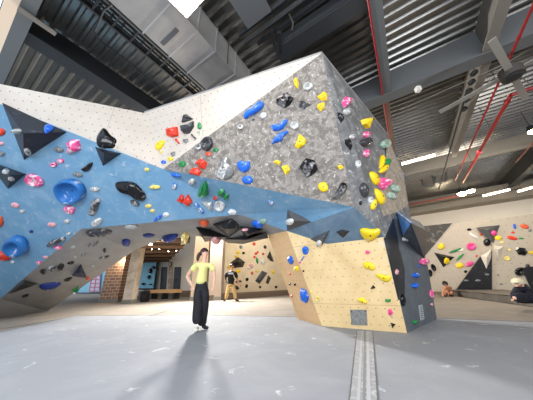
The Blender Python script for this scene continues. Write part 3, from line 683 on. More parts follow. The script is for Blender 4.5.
# access plate, tag
ap = empty('access_plate', hit(358, 318)[0]); tag(ap, 'square grey speckled access plate low on the plywood front', 'plate')
h_, n_ = hit(358, 318)
def board(name, pix, m, parent, lift, th, pn):
    fr = [onp(x, y, pn[0]+pn[1]*lift, pn[1]) for x, y in pix]; bk = [p-pn[1]*th for p in fr]; k = len(pix)
    return fixn(obj(name, fr+bk, [tuple(range(k)), tuple(range(k, 2*k))[::-1]]+[(i, (i+1) % k, (i+1) % k+k, i+k) for i in range(k)], m, parent, origin=parent.location if parent else fr[0]))
board('plate', [(350, 310), (366.5, 310), (367.5, 325.5), (351.5, 325)], mat('speckled_grey', (118, 120, 120), .8, noise=((158, 158, 154), 22, .4, .7)), ap, .012, .014, (h_, n_))
for i in range(2):
    for j in range(2):
        x, y = 351.5+i*14, 311.5+j*12; board('screw', [(x-.5, y-.5), (x+.5, y-.5), (x+.5, y+.5), (x-.5, y+.5)], M_bolt, ap, .018, .008, (h_, n_))
ts = hit(421, 312); tg = empty('wall_sign', ts[0]); tag(tg, 'small white vertical sign strip low on the blue-grey side panel', 'sign')
board('sign_board', [(419, 305.5), (422.5, 304.5), (424.5, 319), (421, 320.5)], mat('sign_white', (170, 176, 180), .7), tg, .008, .008, ts)
for k in range(6):
    y = 307+k*2.1; x = 420+.15*k*2.1/1.4
    board('text_line', [(x, y), (x+2.2, y-.4), (x+2.3, y+.35), (x+.1, y+.75)], mat('sign_ink', (96, 104, 112), .7), tg, .0095, .0035, ts)
def sphere(name, c, rad, m, parent, sx=(1, 1, 1), rot=None, seg=20):
    bm = bmesh.new(); bmesh.ops.create_uvsphere(bm, u_segments=seg, v_segments=seg//2, radius=1)
    for v in bm.verts:
        q = Vector((v.co.x*rad*sx[0], v.co.y*rad*sx[1], v.co.z*rad*sx[2]))
        if rot: q = rot @ q
        v.co = q+Vector(c)
    me = bpy.data.meshes.new(name); bm.to_mesh(me); bm.free(); me.materials.append(m)
    for p in me.polygons: p.use_smooth = True
    o = bpy.data.objects.new(name, me); COL.objects.link(o); o.parent = parent; o.location = -parent.location
    return o
# ---------------------------------------------------------------- ceiling services
def pipe(label, pts, r, m, name='pipe', cat='pipe', group=None, clamps=()):
    o = MB().path(pts, r, 12).build(name, m, None, False, origin=pts[0]); tag(o, label, cat, group)
    for c in clamps:
        d = (pts[-1]-pts[0]).normalized(); MB().tube(c-d*.03, c+d*.03, r*1.4, 12).build('coupling', m, o, origin=c)
    return o
def hangers(o, pts, m=None):
    for p in pts: MB().tube(p, Vector((p.x, p.y, DZ)), .008, 6).build('hanger', m or M_dsteel, o, origin=p)
p = pipe('slim red sprinkler pipe running from the top right corner to the far spot lamps', [AB(2, -3.1, 5.7), AB(14.2, -3.1, 5.7)], .028, M_red, 'sprinkler_pipe', clamps=[AB(5.6, -3.1, 5.7), AB(9, -3.1, 5.7)])
hangers(p, [AB(7, -3.1, 5.7), AB(11, -3.1, 5.7)])
p = pipe('thick red main pipe with an elbow at the ceiling fan', [AB(7.75, -8, 5.7), AB(7.75, -3.54, 5.7), AB(14.8, -3.5, 5.7)], .055, M_red, 'sprinkler_pipe', clamps=[AB(7.75, -3.75, 5.7), AB(8.05, -3.54, 5.7), AB(11.2, -3.51, 5.7)])
hangers(p, [AB(9.6, -3.52, 5.7), AB(12.4, -3.5, 5.7)])
p = pipe('thin red pipe fixed along the left edge of the near grey girder', [AB(-1, -.46, 6.0), AB(9.4, -.46, 6.0)], .022, M_red, 'sprinkler_pipe', clamps=[AB(3.2, -.46, 6.0)])
pipe('faint brownish red pipe high at the right beyond the thick one', [AB(11.2, -5.6, 6.1), AB(14.5, -5.6, 6.1)], .03, mat('dull_red', (124, 62, 54), .4), 'sprinkler_pipe')
p = pipe('dark red pipe crossing the ceiling in front of the far soffit', [AB(17.0, 2.2, 5.6), AB(17.0, -3.9, 5.6)], .06, mat('dull_red', (124, 62, 54), .4), 'sprinkler_pipe')
p = pipe('thin dark drain pipe dropping toward the far soffit beside the tube lamp', [atz(467, 90, 5.95), atz(439, 189, 5.8)], .03, M_dsteel)
# main duct
du = empty('air_duct', AB(0, 3.2, 5.6)); tag(du, 'large rectangular galvanised air duct running across the upper left ceiling', 'duct')
s6 = S(5.55); bL, bR, z0, z1 = 4.46*s6, 3.28*s6, 5.55, 6.3
MB().abbox(-4, 6.5, bR, bL, z0, z1).build('duct_body', M_duct, du, origin=du.location)
for a in (.2, 1.05, 1.62, 2.1, 2.75, 3.3, 4.1, 5.0):
    MB().abbox(a-.012, a+.012, bR-.02, bL+.02, z0-.02, z1+.02).build('flange', M_ductd, du, origin=du.location)
MB().abbox(1.34, 1.42, bR+.3, bL-.1, z0-.02, z0).build('vent_grille', mat('grille', (82, 84, 88), .5), du, origin=du.location)
for a in (.6, 2.45, 4.4):
    for b in (bR-.03, bL+.03): MB().tube(AB(a, b, z0), AB(a, b, DZ), .009, 6).build('hanger', M_dsteel, du, origin=du.location)
# cable tray left of the duct
tr = empty('cable_tray', AB(0, 4.3, 6.2)); tag(tr, 'dark cable tray running left of the large air duct', 'cable tray')
zt = 6.3; bt = 5.0*S(zt)
MB().abbox(-4, 7, bt-.02, bt+.03, zt, zt+.12).abbox(-4, 7, bt-.42, bt-.37, zt, zt+.12).build('rail', M_dsteel, tr, origin=tr.location)
t_ = MB()
for i in range(28): t_.abbox(-3.8+i*.38, -3.76+i*.38, bt-.4, bt, zt+.01, zt+.04)
t_.build('rungs', M_dsteel, tr, origin=tr.location)
c_ = MB()
for k in range(3): c_.tube(AB(-4, bt-.1-.1*k, zt+.06), AB(7, bt-.1-.1*k, zt+.06), .022, 8)
c_.build('cables', mat('cable_black', (22, 22, 24), .5), tr, origin=tr.location)
MB().abbox(-4, 7, bt-.5, bt-.47, zt-.1, zt-.04).build('conduit', M_steel, tr, origin=tr.location)
pts = [atz(110, -12, 6.2), atz(112, 4, 6.2), atz(104, 10, 6.2), atz(94.5, 31, 6.2), atz(99, 40, 6.2), atz(125, 59, 6.2), atz(160, 88, 6.2)]
pipe('thin black conduit bending across the deck below the cable tray', pts, .018, mat('cable_black', (22, 22, 24), .5), 'conduit', 'conduit')
# pipes right of the duct, running along B
for i, (a, b0, b1, z, r, lb) in enumerate(((2.45, -.4, 3.0, 6.25, .05, 'uppermost of three black pipes crossing behind the duct'), (2.62, -.4, 2.2, 6.15, .035, 'middle one of three black pipes crossing behind the duct'), (2.85, -.4, 1.9, 6.25, .045, 'lowest of three black pipes crossing behind the duct'))):
    pipe(lb, [AB(a, b0, z), AB(a, min(b1, 2.15), z)], r, M_dsteel, 'pipe', 'pipe', 'black pipes right of the duct', clamps=[AB(a, (b0+b1)/2, z)])
bk_ = MB().path([atz(289, 14, 6.2), atz(293, 23, 6.2), atz(292, 30, 6.2)], .016).build('bracket', M_steel2); tag(bk_, 'small bent pale bracket hanging from the black pipes', 'bracket')
hb = MB(); hb.path([atz(272, 30, 6.1), atz(274, 46, 6.1), atz(281, 58, 6.1)], .03).path([atz(279, 32, 6.1), atz(281, 52, 6.1)], .05)
tag(hb.build('beam_bracket', M_dsteel), 'dark steel bracket at the left end of the dark girder', 'bracket')
br = MB().abbox(-.42, .14, 5.22, 5.32, 5.93, 5.97).build('strut', M_steel2); tag(br, 'short pale steel strut under the top left beam', 'strut')
# lamps
def tube_lamp(label, p0, p1, r=.045, power=0):
    d = (p1-p0).normalized(); c = (p0+p1)/2; o = empty('tube_lamp', c); tag(o, label, 'lamp', 'ceiling tube lamps'); x = d.cross(Vector((0, 0, 1))).normalized()
    MB().box(c+Vector((0, 0, .07)), ((p1-p0).length, .16, .05), d, x).build('housing', M_steel2, o, origin=c)
    MB().tube(p0, p1, r, 12).build('tube', M_tube, o, origin=c)
    for p in (p0.lerp(p1, .15), p0.lerp(p1, .85)): MB().tube(p+Vector((0, 0, .09)), Vector((p.x, p.y, DZ)), .008, 6).build('hanger', M_dsteel, o, origin=c)
    if power: 
        l = area('tube_lamp_light', c-Vector((0, 0, .12)), c-Vector((0, 0, 3)), 1.2, .2, power, (1, .9, .75)); 
tube_lamp('bright tube lamp beside the right silhouette of the boulder', atz(402, 164, 5.5), atz(435, 155, 5.5), power=60)
tube_lamp('left one of two tube lamps in front of the far soffit', atz(483, 196, 5.4), atz(510, 189.5, 5.4), power=60)
tube_lamp('rightmost tube lamp cut by the right picture edge', atz(518, 191.5, 5.4), atz(545, 184, 5.4), power=40)
pl_ = empty('panel_lamp', atz(188, 5, 5.5)); tag(pl_, 'glaring square panel lamp at the top beside the duct', 'lamp')
area('panel_lamp_light', atz(188, 5, 5.3), atz(188, 5, 1), .8, .8, 60, (1, .93, .82)); q = [atz(x, y, 5.42) for x, y in ((168, -1), (187, 18), (207, -4), (190, -22))]; up_ = Vector((0, 0, .06))
MB().hexa(q+[p+up_ for p in q]).build('diffuser', M_lamp, pl_, origin=pl_.location)
cq = sum(q, Vector())/4; q2 = [cq+(p-cq)*1.06+Vector((0, 0, .02)) for p in q]; MB().hexa(q2+[p+Vector((0, 0, .08)) for p in q2]).build('housing', M_steel, pl_, origin=pl_.location)
def spot(label, p, r=.09, group='round ceiling spot lamps', power=0):
    o = empty('spot_lamp', p); tag(o, label, 'lamp', group)
    MB().tube(p, p+Vector((0, 0, .22)), r, 14, r*.6).build('housing', M_dsteel, o, origin=p)
    sphere('bulb', p-Vector((0, 0, .02)), r*.85, M_spot, o, (1, 1, .7))
    MB().tube(p+Vector((0, 0, .2)), Vector((p.x, p.y, DZ)), .012, 6).build('stem', M_dsteel, o, origin=p)
    if power:
        d = bpy.data.lights.new('spot_lamp_light', 'POINT'); d.energy = power; d.color = (1, .86, .62); d.shadow_soft_size = .15
        l = bpy.data.objects.new('spot_lamp_light', d); COL.objects.link(l); l.location = p-Vector((0, 0, .25))
spot('left of the two glaring spot lamps at the foot of the red pipes', atz(462, 193, 5.4), .25, power=70)
spot('right of the two glaring spot lamps at the foot of the red pipes', atz(470.8, 190.5, 5.4), .2)
spot('bright spot lamp at the right picture edge below the red elbow', atz(532, 131, 5.9), .14)
spot('bright spot lamp seen through the arch above the blue poster wall', atz(150.5, 243.5, 2.85), .1, 'spot lamps seen through the arch', 60)
for i, (x, y, w_) in enumerate(((152, 249, 'first'), (159, 249, 'second'), (168.5, 251, 'third'), (176.5, 250.5, 'fourth'))):
    spot('tiny spot lamp through the arch, %s from the left in the small row' % w_, atz(x, y, 2.9), .035, 'spot lamps seen through the arch')
wl_ = empty('wall_lamp', (-10.1, 14.0, 3.0))
# fan
fc = AB(8.56*S(5.2), -4.16*S(5.2), 5.2); fn = empty('ceiling_fan', fc); tag(fn, 'large pale ceiling fan with long blades and guy wires at the upper right', 'ceiling fan')
MB().tube(fc-Vector((0, 0, .12)), fc+Vector((0, 0, .1)), .2, 20).build('hub', mat('fan_grey', (70, 68, 66), .5), fn, origin=fc)
MB().tube(fc-Vector((0, 0, .15)), fc-Vector((0, 0, .12)), .12, 20).build('hub_cap', M_dsteel, fn, origin=fc)
MB().tube(fc+Vector((0, 0, .1)), Vector((fc.x, fc.y, DZ)), .04, 10).build('rod', M_steel2, fn, origin=fc)
e_ = (AB(10.77, -5.2)-AB(6.68, -3.26)).normalized()
for k in range(4):
    a = math.pi/2*k; d = Vector((e_.x*math.cos(a)-e_.y*math.sin(a), e_.x*math.sin(a)+e_.y*math.cos(a), 0)); s_ = Vector((-d.y, d.x, 0))
    MB().box(fc+d*.8, (1.2, .13, .025), d, (s_+Vector((0, 0, .12))).normalized(), Vector((0, 0, 1))).build('blade', mat('fan_blade', (150, 147, 140), .5), fn, origin=fc)
for (x, y) in ((400, 110), (452, 123), (545, 40), (560, 110)):
    MB().tube(fc+Vector((0, 0, .3)), atz(x, y, DZ-.05 if x > 500 else 6.2), .012, 6).build('guy_wire', M_steel2, fn, origin=fc)
# small ceiling items
sb = MB().box(atz(417.5, 88, 5.95), (.12, .12, .24)).build('speaker_box', mat('white_plastic', (228, 226, 218), .5)); tag(sb, 'small white box mounted under the big grey girder', 'box')
for (x, y, l_) in ((448, 85, 'black curved cable loop under the big grey girder'), (428, 178, 'black bent bracket left of the drain pipe'), (439, 174, 'black bent bracket touching the drain pipe')):
    c = atz(x, y, 6.0); k = .12 if y < 100 else .3
    mb = MB(); mb.path([c+UB*k, c+UB*k-Vector((0, 0, k*1.3)), c-UB*k*.5-Vector((0, 0, k*1.6)), c-UB*k], k*.16); tag(mb.build('cable_loop', M_dsteel), l_, 'cable')
for i, w_ in enumerate(('topmost', 'second from top', 'middle', 'second from bottom', 'lowest')):
    c = atz(474-i*2.4, 73+i*9, 5.92); tag(MB().box(c, (.09, .14, .1)).build('junction_box', M_dsteel, None, origin=c), '%s of five dark junction boxes under the right ceiling beam' % w_, 'junction box', 'junction boxes under the right beam')

# ---------------------------------------------------------------- far annex wall on the right
def absurf(a0, lean, name, pix, m, base_z=.25, parent=None, th=.06, surf=True):
    """board on a plane facing the camera whose foot runs along B at a0, leaning toward the viewer"""
    n = (-UA+Vector((0, 0, -lean))).normalized(); P = AB(a0, 0, base_z)
    return panel(name, [onp(x, y, P, n) for x, y in pix], m, parent, th, surf=surf)
SURF.clear()
M_annex = mat('annex_beige_panel', (190, 178, 162), .65, noise=((188, 176, 160), .8, .4, .7), dots=((150, 136, 120), .3, .02))
M_annexg = mat('annex_grey_texture', (72, 69, 67), .7, noise=((150, 146, 140), 3, .56, .72))
W2 = empty('climbing_wall', (9, 13, 0)); tag(W2, 'far beige climbing wall with dark panels at the right edge', 'climbing wall')
LN = .14
absurf(15.7, LN, 'beige_panel', [(455, 223), (492, 218.5), (492, 291.5), (425, 291.5), (425, 256)], M_annex, parent=W2)
absurf(15.7, LN, 'textured_grey_panel', [(405, 228), (452.5, 223), (425, 256), (405, 262)], M_annexg, parent=W2)
absurf(15.5, LN, 'beige_panel', [(492, 240.5), (480, 225.5), (492, 219), (600, 206), (600, 296), (492, 292)], mat('annex_pale_panel', (182, 172, 156), .65, dots=((140, 128, 112), .3, .022)), parent=W2)
absurf(15.42, LN, 'black_panel', [(492, 250), (492, 292), (455, 291.5), (480, 257)], M_vol, parent=W2)
absurf(15.4, LN, 'black_panel', [(522, 268), (600, 258), (600, 296), (533, 293)], M_vol, parent=W2)
GV = 'volumes on the far annex wall'
def apl(x, y): return hit(x, y)
volume('dark triangular volume near the top of the far beige wall', [(476, 227.5), (500, 225), (493.5, 243.5)], (488, 230), .25, M_volg, GV)
volume('dark triangular volume with a yellow hold at the left of the far wall', [(434, 252.5), (454.5, 257), (443.5, 267.5)], (443, 257), .3, M_vol, GV)
volume('white kite-shaped volume beside the black panel of the far wall', [(480.5, 256), (491.5, 249.5), (491, 258), (486.5, 269)], (487, 257), .25, M_volw, GV)
volume('white funnel-shaped volume right of the seam on the far wall', [(493.5, 245.5), (503, 246.5), (501, 257), (497.5, 262)], (498, 250), .25, M_volw, GV)
for l_ in [
('yellow hold at the far left of the beige annex wall', (441, 246.5, 3.8, 3.4, -25), 'yellow', 'blob'),
('yellow hold sitting on the left dark volume of the annex', (446.5, 261, 3, 3.6, 10), 'yellow', 'blob'),
('yellow hold below the green sticks on the annex wall', (459.5, 265.5, 4.6, 3), 'yellow', 'blob'),
('pink doughnut hold in the middle of the annex wall', (471, 246.5, 5, 4), 'pink', 'jug'),
('pink hold below the green sticks near the white kite volume', (469.5, 264, 4.6, 2.6, -25), 'pink', 'blob'),
('upper thin green stick hold on the annex wall', (455, 250.5, 7, 1.2, -20), 'green', 'blob'),
('lower thin green stick hold on the annex wall', (460, 257, 5.5, 1.2, -42), 'green', 'blob'),
('small white hold between the green sticks', (461.5, 250, 2.6, 1.4, -20), 'white', 'blob'),
('black oval hold in the lower left pair on the annex wall, upper', (433.5, 267.5, 2.4, 4.2, -30), 'black', 'jug'),
('black oval hold in the lower left pair on the annex wall, lower', (430, 273, 2.6, 4, -10), 'black', 'jug'),
('small black hold at the top of the annex wall', (469, 229.5, 2.8, 1.6, 0), 'black', 'crystal'),
('cream crescent hold below the small black top hold', (474, 236, 6, 1.8, 30), 'white', 'blob'),
('tiny crimson hold left of the dark top volume', (481, 234.5, 1.6, 1.4), 'red', 'blob'),
('tiny red hold above the lower pink annex hold', (476.5, 256, 1.2, 1.2), 'red', 'blob'),
('magenta hold on the dark top volume of the annex', (493.5, 233, 3, 3.6, 0), 'pink', 'crystal'),
('yellow hold right of the magenta annex hold', (498, 238, 4.2, 2.4, 5), 'yellow', 'blob'),
('round black knob left of the seam on the annex wall', (487, 242.5, 4, 4), 'black', 'blob'),
('small black knob above the black annex panel', (465.5, 271.5, 1.8, 1.6), 'black', 'blob'),
('blue hold at the top right of the annex wall', (514.5, 226.5, 1.8, 3, -10), 'blue', 'crystal'),
('orange hold at the top right of the annex wall', (524.5, 226.5, 4.8, 2.4, 15), 'orange', 'blob'),
('long red wedge hold right of the yellow one on the annex wall', (512, 238, 6, 2, 12), 'red', 'blob'),
('tiny red hold above the long red wedge', (513, 232.5, 2, 1.2), 'red', 'blob'),
('small dark green hold at the tip of the long red wedge', (521, 238.5, 3, 1), 'green', 'blob'),
('small grey hold right of the orange annex hold', (530, 230.5, 2, 1.4), 'grey', 'blob'),
('black knobbly hold cluster on the right annex panel', [(515, 250), (519, 247), (525, 248), (528.5, 252), (525, 256), (518, 255)], 'black', 'crystal'),
('white cap hold left of the black cluster', (518, 249, 2.4, 1.8, 20), 'white', 'blob'),
('yellow hold right of the black cluster at the picture edge', (531.5, 252.5, 3, 1.8), 'yellow', 'blob'),
('small cream hold under the white funnel volume', (507, 258.5, 3.4, 2.4, 5), 'cream', 'dish'),
('small sandy hold right of the white funnel volume', (509.5, 250, 1.6, 1.4), 'cream', 'blob'),
('tiny sandy hold above the small sandy annex hold', (502, 242.5, 2.2, 1.4), 'cream', 'blob'),
('big black ring hold low on the right annex panel', (520, 271.5, 6, 4.4, -15), 'black', 'jug'),
('round black knob on the lower right black annex panel', (527.5, 266, 2.4, 2.4), 'charcoal', 'blob'),
('grey flat foothold on the black annex panel, left', (466, 280.5, 2.6, 1), 'grey', 'blob'),
('grey flat foothold on the black annex panel, middle', (478, 280.5, 3, 1.2), 'grey', 'blob'),
('grey flat foothold on the black annex panel, right', (487, 274.5, 2.4, 1), 'grey', 'blob'),
('tiny dark foothold low on the right annex panel, upper', (498, 275, 1.6, 1), 'grey', 'blob'),
('tiny dark foothold low on the right annex panel, lower', (501, 284, 2.2, 1), 'grey', 'blob'),
]: hold(l_[0], l_[1], l_[2], l_[3], group=GF, bolt=False)
# raised mat in front of the annex
e0, e1_ = atz(446, 294.3), atz(533, 306.5); e2_ = e1_+(e1_-e0)*.5
q = [e0, e2_, e2_+UA*(15.25-e2_.dot(UA)), e0+UA*(15.25-e0.dot(UA))]
MB_ = MB().hexa([p+Vector((0, 0, -.0)) for p in q]+[p+Vector((0, 0, .25)) for p in q]); cm = MB_.build('crash_mat', mat('dark_grey_mat_vinyl', (98, 92, 86), .7, noise=((118, 112, 104), 1.5, .4, .7)))
tag(cm, 'low thick dark grey crash mat in front of the far beige wall', 'crash mat')

# ---------------------------------------------------------------- seen through the arch
SURF.clear()
M_wood2 = mat('far_plywood', (244, 226, 196), .6, noise=((230, 206, 168), .8, .4, .7))
f0, f1 = Vector((-4.4, 14.3, 0)), Vector((3.4, 19.8, 0)); dd = (f1-f0).normalized(); nn2 = Vector((dd.y, -dd.x, -.12)).normalized()
W3 = empty('climbing_wall', f0); tag(W3, 'far plywood climbing wall seen through the arch beyond the man', 'climbing wall')
panel('plywood_panel', [onp(x, y, f0+Vector((0, 0, .3)), nn2) for x, y in ((221, 296), (218, 225), (300, 215), (330, 250), (330, 292))], M_wood2, W3, .08)
volume('far grey folded volume on the plywood wall beyond the man', [(230, 263), (238, 257), (245, 262), (243, 267), (234, 268)], (239, 262), .5, M_vol, 'volumes on the far plywood wall')
volume('far tilted dark box volume on the plywood wall', [(255, 281), (262, 270.5), (267.5, 273), (259.5, 284)], (262, 277), .3, M_volg, 'volumes on the far plywood wall')
volume('far narrow black volume beside the tilted box volume', [(266, 283), (268, 275), (271, 278), (268.5, 284)], (268, 280), .3, M_vol, 'volumes on the far plywood wall')
volume('far black volume at the edge where the plywood side begins', [(267, 257), (270, 250.5), (274, 262), (270.5, 261)], (270, 257), .3, M_vol, 'volumes on the far plywood wall')
for i, (x, y, rx, ry, c, w_) in enumerate([
 (238, 252.5, 2.4, 1.6, 'yellow', 'yellow knob high on the far plywood wall'), (236.5, 256.5, 2, 1.6, 'yellow', 'yellow knob just above the far folded volume'),
 (238, 271, 2.8, 1.8, 'yellow', 'yellow hold just right of the man'), (229, 267, 1.8, 2, 'yellow', 'yellow hold left of the head of the man'), (273, 272, 1.6, 2, 'yellow', 'yellow hold by the plywood side far wall'),
 (256, 253.5, 1.8, 1.4, 'red', 'red hold, top of three in a line on the far wall'), (254.5, 257, 1.4, 1.4, 'red', 'red hold, lowest of three in a line on the far wall'), (257.8, 252, 1.2, 1, 'red', 'red hold, rightmost tiny one of the line on the far wall'),
 (252, 273, 1.4, 1.8, 'orange', 'orange hold in the lower middle of the far wall'), (254, 244, 1.6, 1.8, 'red', 'red hold at the upper edge of the far wall'),
 (257, 260.5, 1.2, 3.6, 'green', 'thin green hold in the middle of the far wall'), (251, 266, 2.2, 2.6, 'rose', 'rose hold left of the thin green hold'),
 (241, 247, 1.8, 2, 'grey', 'blue-grey hold at the upper left of the far wall'), (243.5, 253, 1.6, 1.4, 'black', 'small black hold right of the high yellow knob'),
 (247, 279.5, 1.6, 2, 'black', 'black triangle hold, upper of two low on the far wall'), (246.5, 286, 1.6, 2.2, 'black', 'black triangle hold, lower of two low on the far wall'),
 (238.5, 281.5, 3.4, 1.2, 'charcoal', 'dark hold at the hand of the man'), (236.5, 287.5, 3, 2, 'charcoal', 'dark hold behind the legs of the man'),
 (265, 247, 1.6, 2, 'charcoal', 'small dark hold at the upper right of the far wall'), (263, 262, 2, 3, 'white', 'white ring hold on the right of the far wall'),
 (260, 287, 1.2, 1.4, 'black', 'tiny black hold low under the tilted box volume'), (249, 268, 2, 1.2, 'white', 'white hold beside the rose hold on the far wall'),
 (257, 271, 2.2, 1.4, 'cream', 'cream hold above the tilted box volume'), (263, 254, 1.4, 1.2, 'red', 'tiny red hold right of the red line on the far wall'), (276, 287, 1.4, 1.4, 'black', 'tiny black hold at the foot of the far wall near the plywood side')]):
    hold(w_, (x, y, rx, ry, random.uniform(-30, 30)), c, 'blob', group=GH, bolt=False)
ng = Vector((dd.y, -dd.x, 0)); mp = [f0+ng*1.6, f1+ng*1.6, f1+ng*.12, f0+ng*.12]
tag(MB().hexa(mp+[p+Vector((0, 0, .28)) for p in mp]).build('crash_mat', mat('brown_mat_edge', (112, 94, 80), .7)), 'long low dark mat at the foot of the far plywood wall', 'crash mat')
# columns
def column(label, pxa, pya, y, wd, m, name='column', top=6.7, depth=None):
    p = atz(pxa, pya); p = p*(y/p.y); p.z = 0; o = empty(name, p); dp = depth or wd; p += Vector((0, dp/2-wd/2, 0)); tag(o, label, 'column')
    MB().box(p+Vector((0, 0, top/2)), (wd, dp, top)).build('shaft', m, o, origin=p)
    MB().box(p+Vector((0, 0, .1)), (wd*1.08, dp*1.08, .2)).build('plinth', M_steel2, o, origin=p); return o
mb_ = mat('old_brick', (172, 124, 98), .8)
nt = mb_.node_tree; bt_ = nt.nodes.new('ShaderNodeTexBrick'); bt_.inputs['Color1'].default_value = lin((158, 122, 100)); bt_.inputs['Color2'].default_value = lin((128, 94, 78)); bt_.inputs['Mortar'].default_value = lin((196, 178, 160))
bt_.inputs['Scale'].default_value = 1.4; tc_ = nt.nodes.new('ShaderNodeTexCoord'); mp_ = nt.nodes.new('ShaderNodeMapping'); mp_.inputs['Rotation'].default_value = (R(90), 0, 0)
nt.links.new(tc_.outputs['Object'], mp_.inputs[0]); nt.links.new(mp_.outputs[0], bt_.inputs[0]); nt.links.new(bt_.outputs[0], nt.nodes['Principled BSDF'].inputs['Base Color'])
column('red brick column seen through the left of the arch', 113.5, 303, 14.6, 1.1, mb_, depth=.5)
column('tall pale timber column right of the brick column', 129, 303, 13.0, .5, mat('pale_timber', (204, 190, 172), .6, noise=((152, 134, 116), 2, .4, .7)))
column('left of two beige square columns behind the walking woman', 200, 298.5, 14.2, .9, mat('beige_column', (186, 166, 144), .7))
column('right of two beige square columns behind the walking woman', 215.5, 298, 13.6, .75, mat('beige_column2', (166, 150, 134), .7))
# wall lamp glow on brick
o = wl_; tag(o, 'small bright wall lamp near the top of the brick column', 'lamp'); p = aty(122, 257, 13.7); o.location = p
MB().tube(p, p+Vector((0, 0, .18)), .14, 12, .05).build('shade', M_dsteel, o, origin=p); MB().tube(p-Vector((0, 0, .05)), p, .12, 12).build('bulb', M_spot, o, origin=p)
d = bpy.data.lights.new('wall_lamp_light', 'POINT'); d.energy = 40; d.color = (1, .85, .6); d.shadow_soft_size = .1; l = bpy.data.objects.new('wall_lamp_light', d); COL.objects.link(l); l.location = p-Vector((0, 0, .15))
# building wall at the left of the hall with doors, picture, glass with blue wall
def wallboard(name, pix, m, a=12.55, th=.04, parent=None):
    n = -UA; P = AB(a, 0, 0); return panel(name, [onp(x, y, P, n) for x, y in pix], m, parent, th, surf=False)
M_door = mat('black_door', (26, 26, 28), .4)
for i, (x0, x1) in enumerate(((161.5, 167), (174.5, 181))):
    o = wallboard('door_%d' % (i+1), [(x0, 267.3-i*.3), (x1, 267), (x1-1.4, 292), (x0-1.8, 292)], M_door); tag(o, kind='structure')
    h = wallboard('door_handle', [(x0+.5, 279), (x0+1.1, 279), (x0+1, 281), (x0+.4, 281)], M_bolt, 12.5, .04, o)
pn = wallboard('poster', [(168.7, 266), (172.8, 265), (171.6, 291), (167.6, 291)], mat('poster_tan', (178, 150, 126), .7, noise=((214, 200, 184), 3, .45, .6)), 12.52); tag(pn, 'tall tan poster between the two black doors', 'poster')
ck = empty('clock', AB(0, 0)); cc = onp(170.5, 264, AB(12.45, 0), -UA); ck.location = cc; tag(ck, 'small round dark clock above the poster between the doors', 'clock')
MB().tube(cc, cc-UA*.06, .22, 18).build('rim', M_dsteel, ck, origin=cc); MB().tube(cc-UA*.06, cc-UA*.07, .17, 18).build('face', mat('clock_face', (206, 196, 180), .6), ck, origin=cc)
# windows: glazed openings with the light blue training walls behind them
M_lb = mat('light_blue_training_wall', (146, 212, 236), .6, emit=0)
def window(n, pix, a):
    w_ = wallboard('window_%d' % n, pix, M_lb, a, .05); tag(w_, kind='structure')
    cx = sum(p[0] for p in pix)/4; cy = sum(p[1] for p in pix)/4
    for i in range(4):
        p0, p1 = pix[i], pix[(i+1) % 4]; nv = -UA; P = AB(a-.06, 0, 0)
        MB().tube(onp(*p0, P, nv), onp(*p1, P, nv), .07, 6).build('window_frame', M_dsteel, w_)
    return w_
window(2, [(141, 256), (158, 257), (154, 289), (137, 289)], 12.3)
window(3, [(100, 262), (109, 262), (104, 293), (76, 293)], 15.5)
window(4, [(126, 262), (132.5, 262), (127, 296), (122, 296)], 14.5)
def adec(label, x, y, rx, ry, m, a, name='climbing_hold', cat='climbing hold', group=None, ang=0, n_=8):
    pts = shape_outline(x, y, rx, ry, ang, n_, .15); P = AB(a, 0, 0)
    fr = [onp(u, v, P, -UA) for u, v in pts]; k = len(fr); c = sum(fr, Vector())/k; tp_ = [c+(p-c)*.6-UA*.15 for p in fr]
    o = fixn(obj(name, fr+tp_, [tuple(range(k)), tuple(range(k, 2*k))[::-1]]+[(i, (i+1) % k, (i+1) % k+k, i+k) for i in range(k)], m, origin=c)); tag(o, label, cat, group); return o
for (x, y, rx, ry, lb) in ((150.5, 271, 2, 3, 'large black hold on the light blue wall through the arch'), (153, 267.5, 2, 1.6, 'black hold at the upper right of the light blue wall'), (149, 277, 1.4, 2.4, 'lower black hold on the light blue wall'), (143.5, 284, 1.4, 1.4, 'small dark hold low on the light blue wall'), (151, 284.5, 1.4, .8, 'flat dark hold low right on the light blue wall')):
    adec(lb, x, y, rx, ry, hm('black'), 12.2, group='holds on the light blue wall')
# pink and white training grid
gr = empty('training_board', AB(15.4, 17)); tag(gr, 'white training board with a pink lattice through the arch at left', 'training board')
wallp = lambda nm, pix, m, a: wallboard(nm, pix, m, a, .03, gr)
gp = [(92.5, 271), (101, 271), (99.5, 292), (88, 292)]
o = wallp('board', gp, mat('board_white', (222, 226, 238), .6), 15.35)
for k in range(6):
    t = k/5; y = 272+t*19; xl = 92.5-4.5*(y-271)/21+.3; xr = 101-1.5*(y-271)/21-.3
    wallp('lattice_bar', [(xl, y-.35), (xr, y-.35), (xr, y+.35), (xl, y+.35)], mat('lattice_pink', (216, 84, 140), .5), 15.28)
for k in range(3):
    t = k/2; xt = 93+t*7.4; xb = 88.8+t*10.2
    wallp('lattice_bar', [(xt-.3, 271.5), (xt+.3, 271.5), (xb+.3, 291.5), (xb-.3, 291.5)], mat('lattice_pink', (216, 84, 140), .5), 15.28)
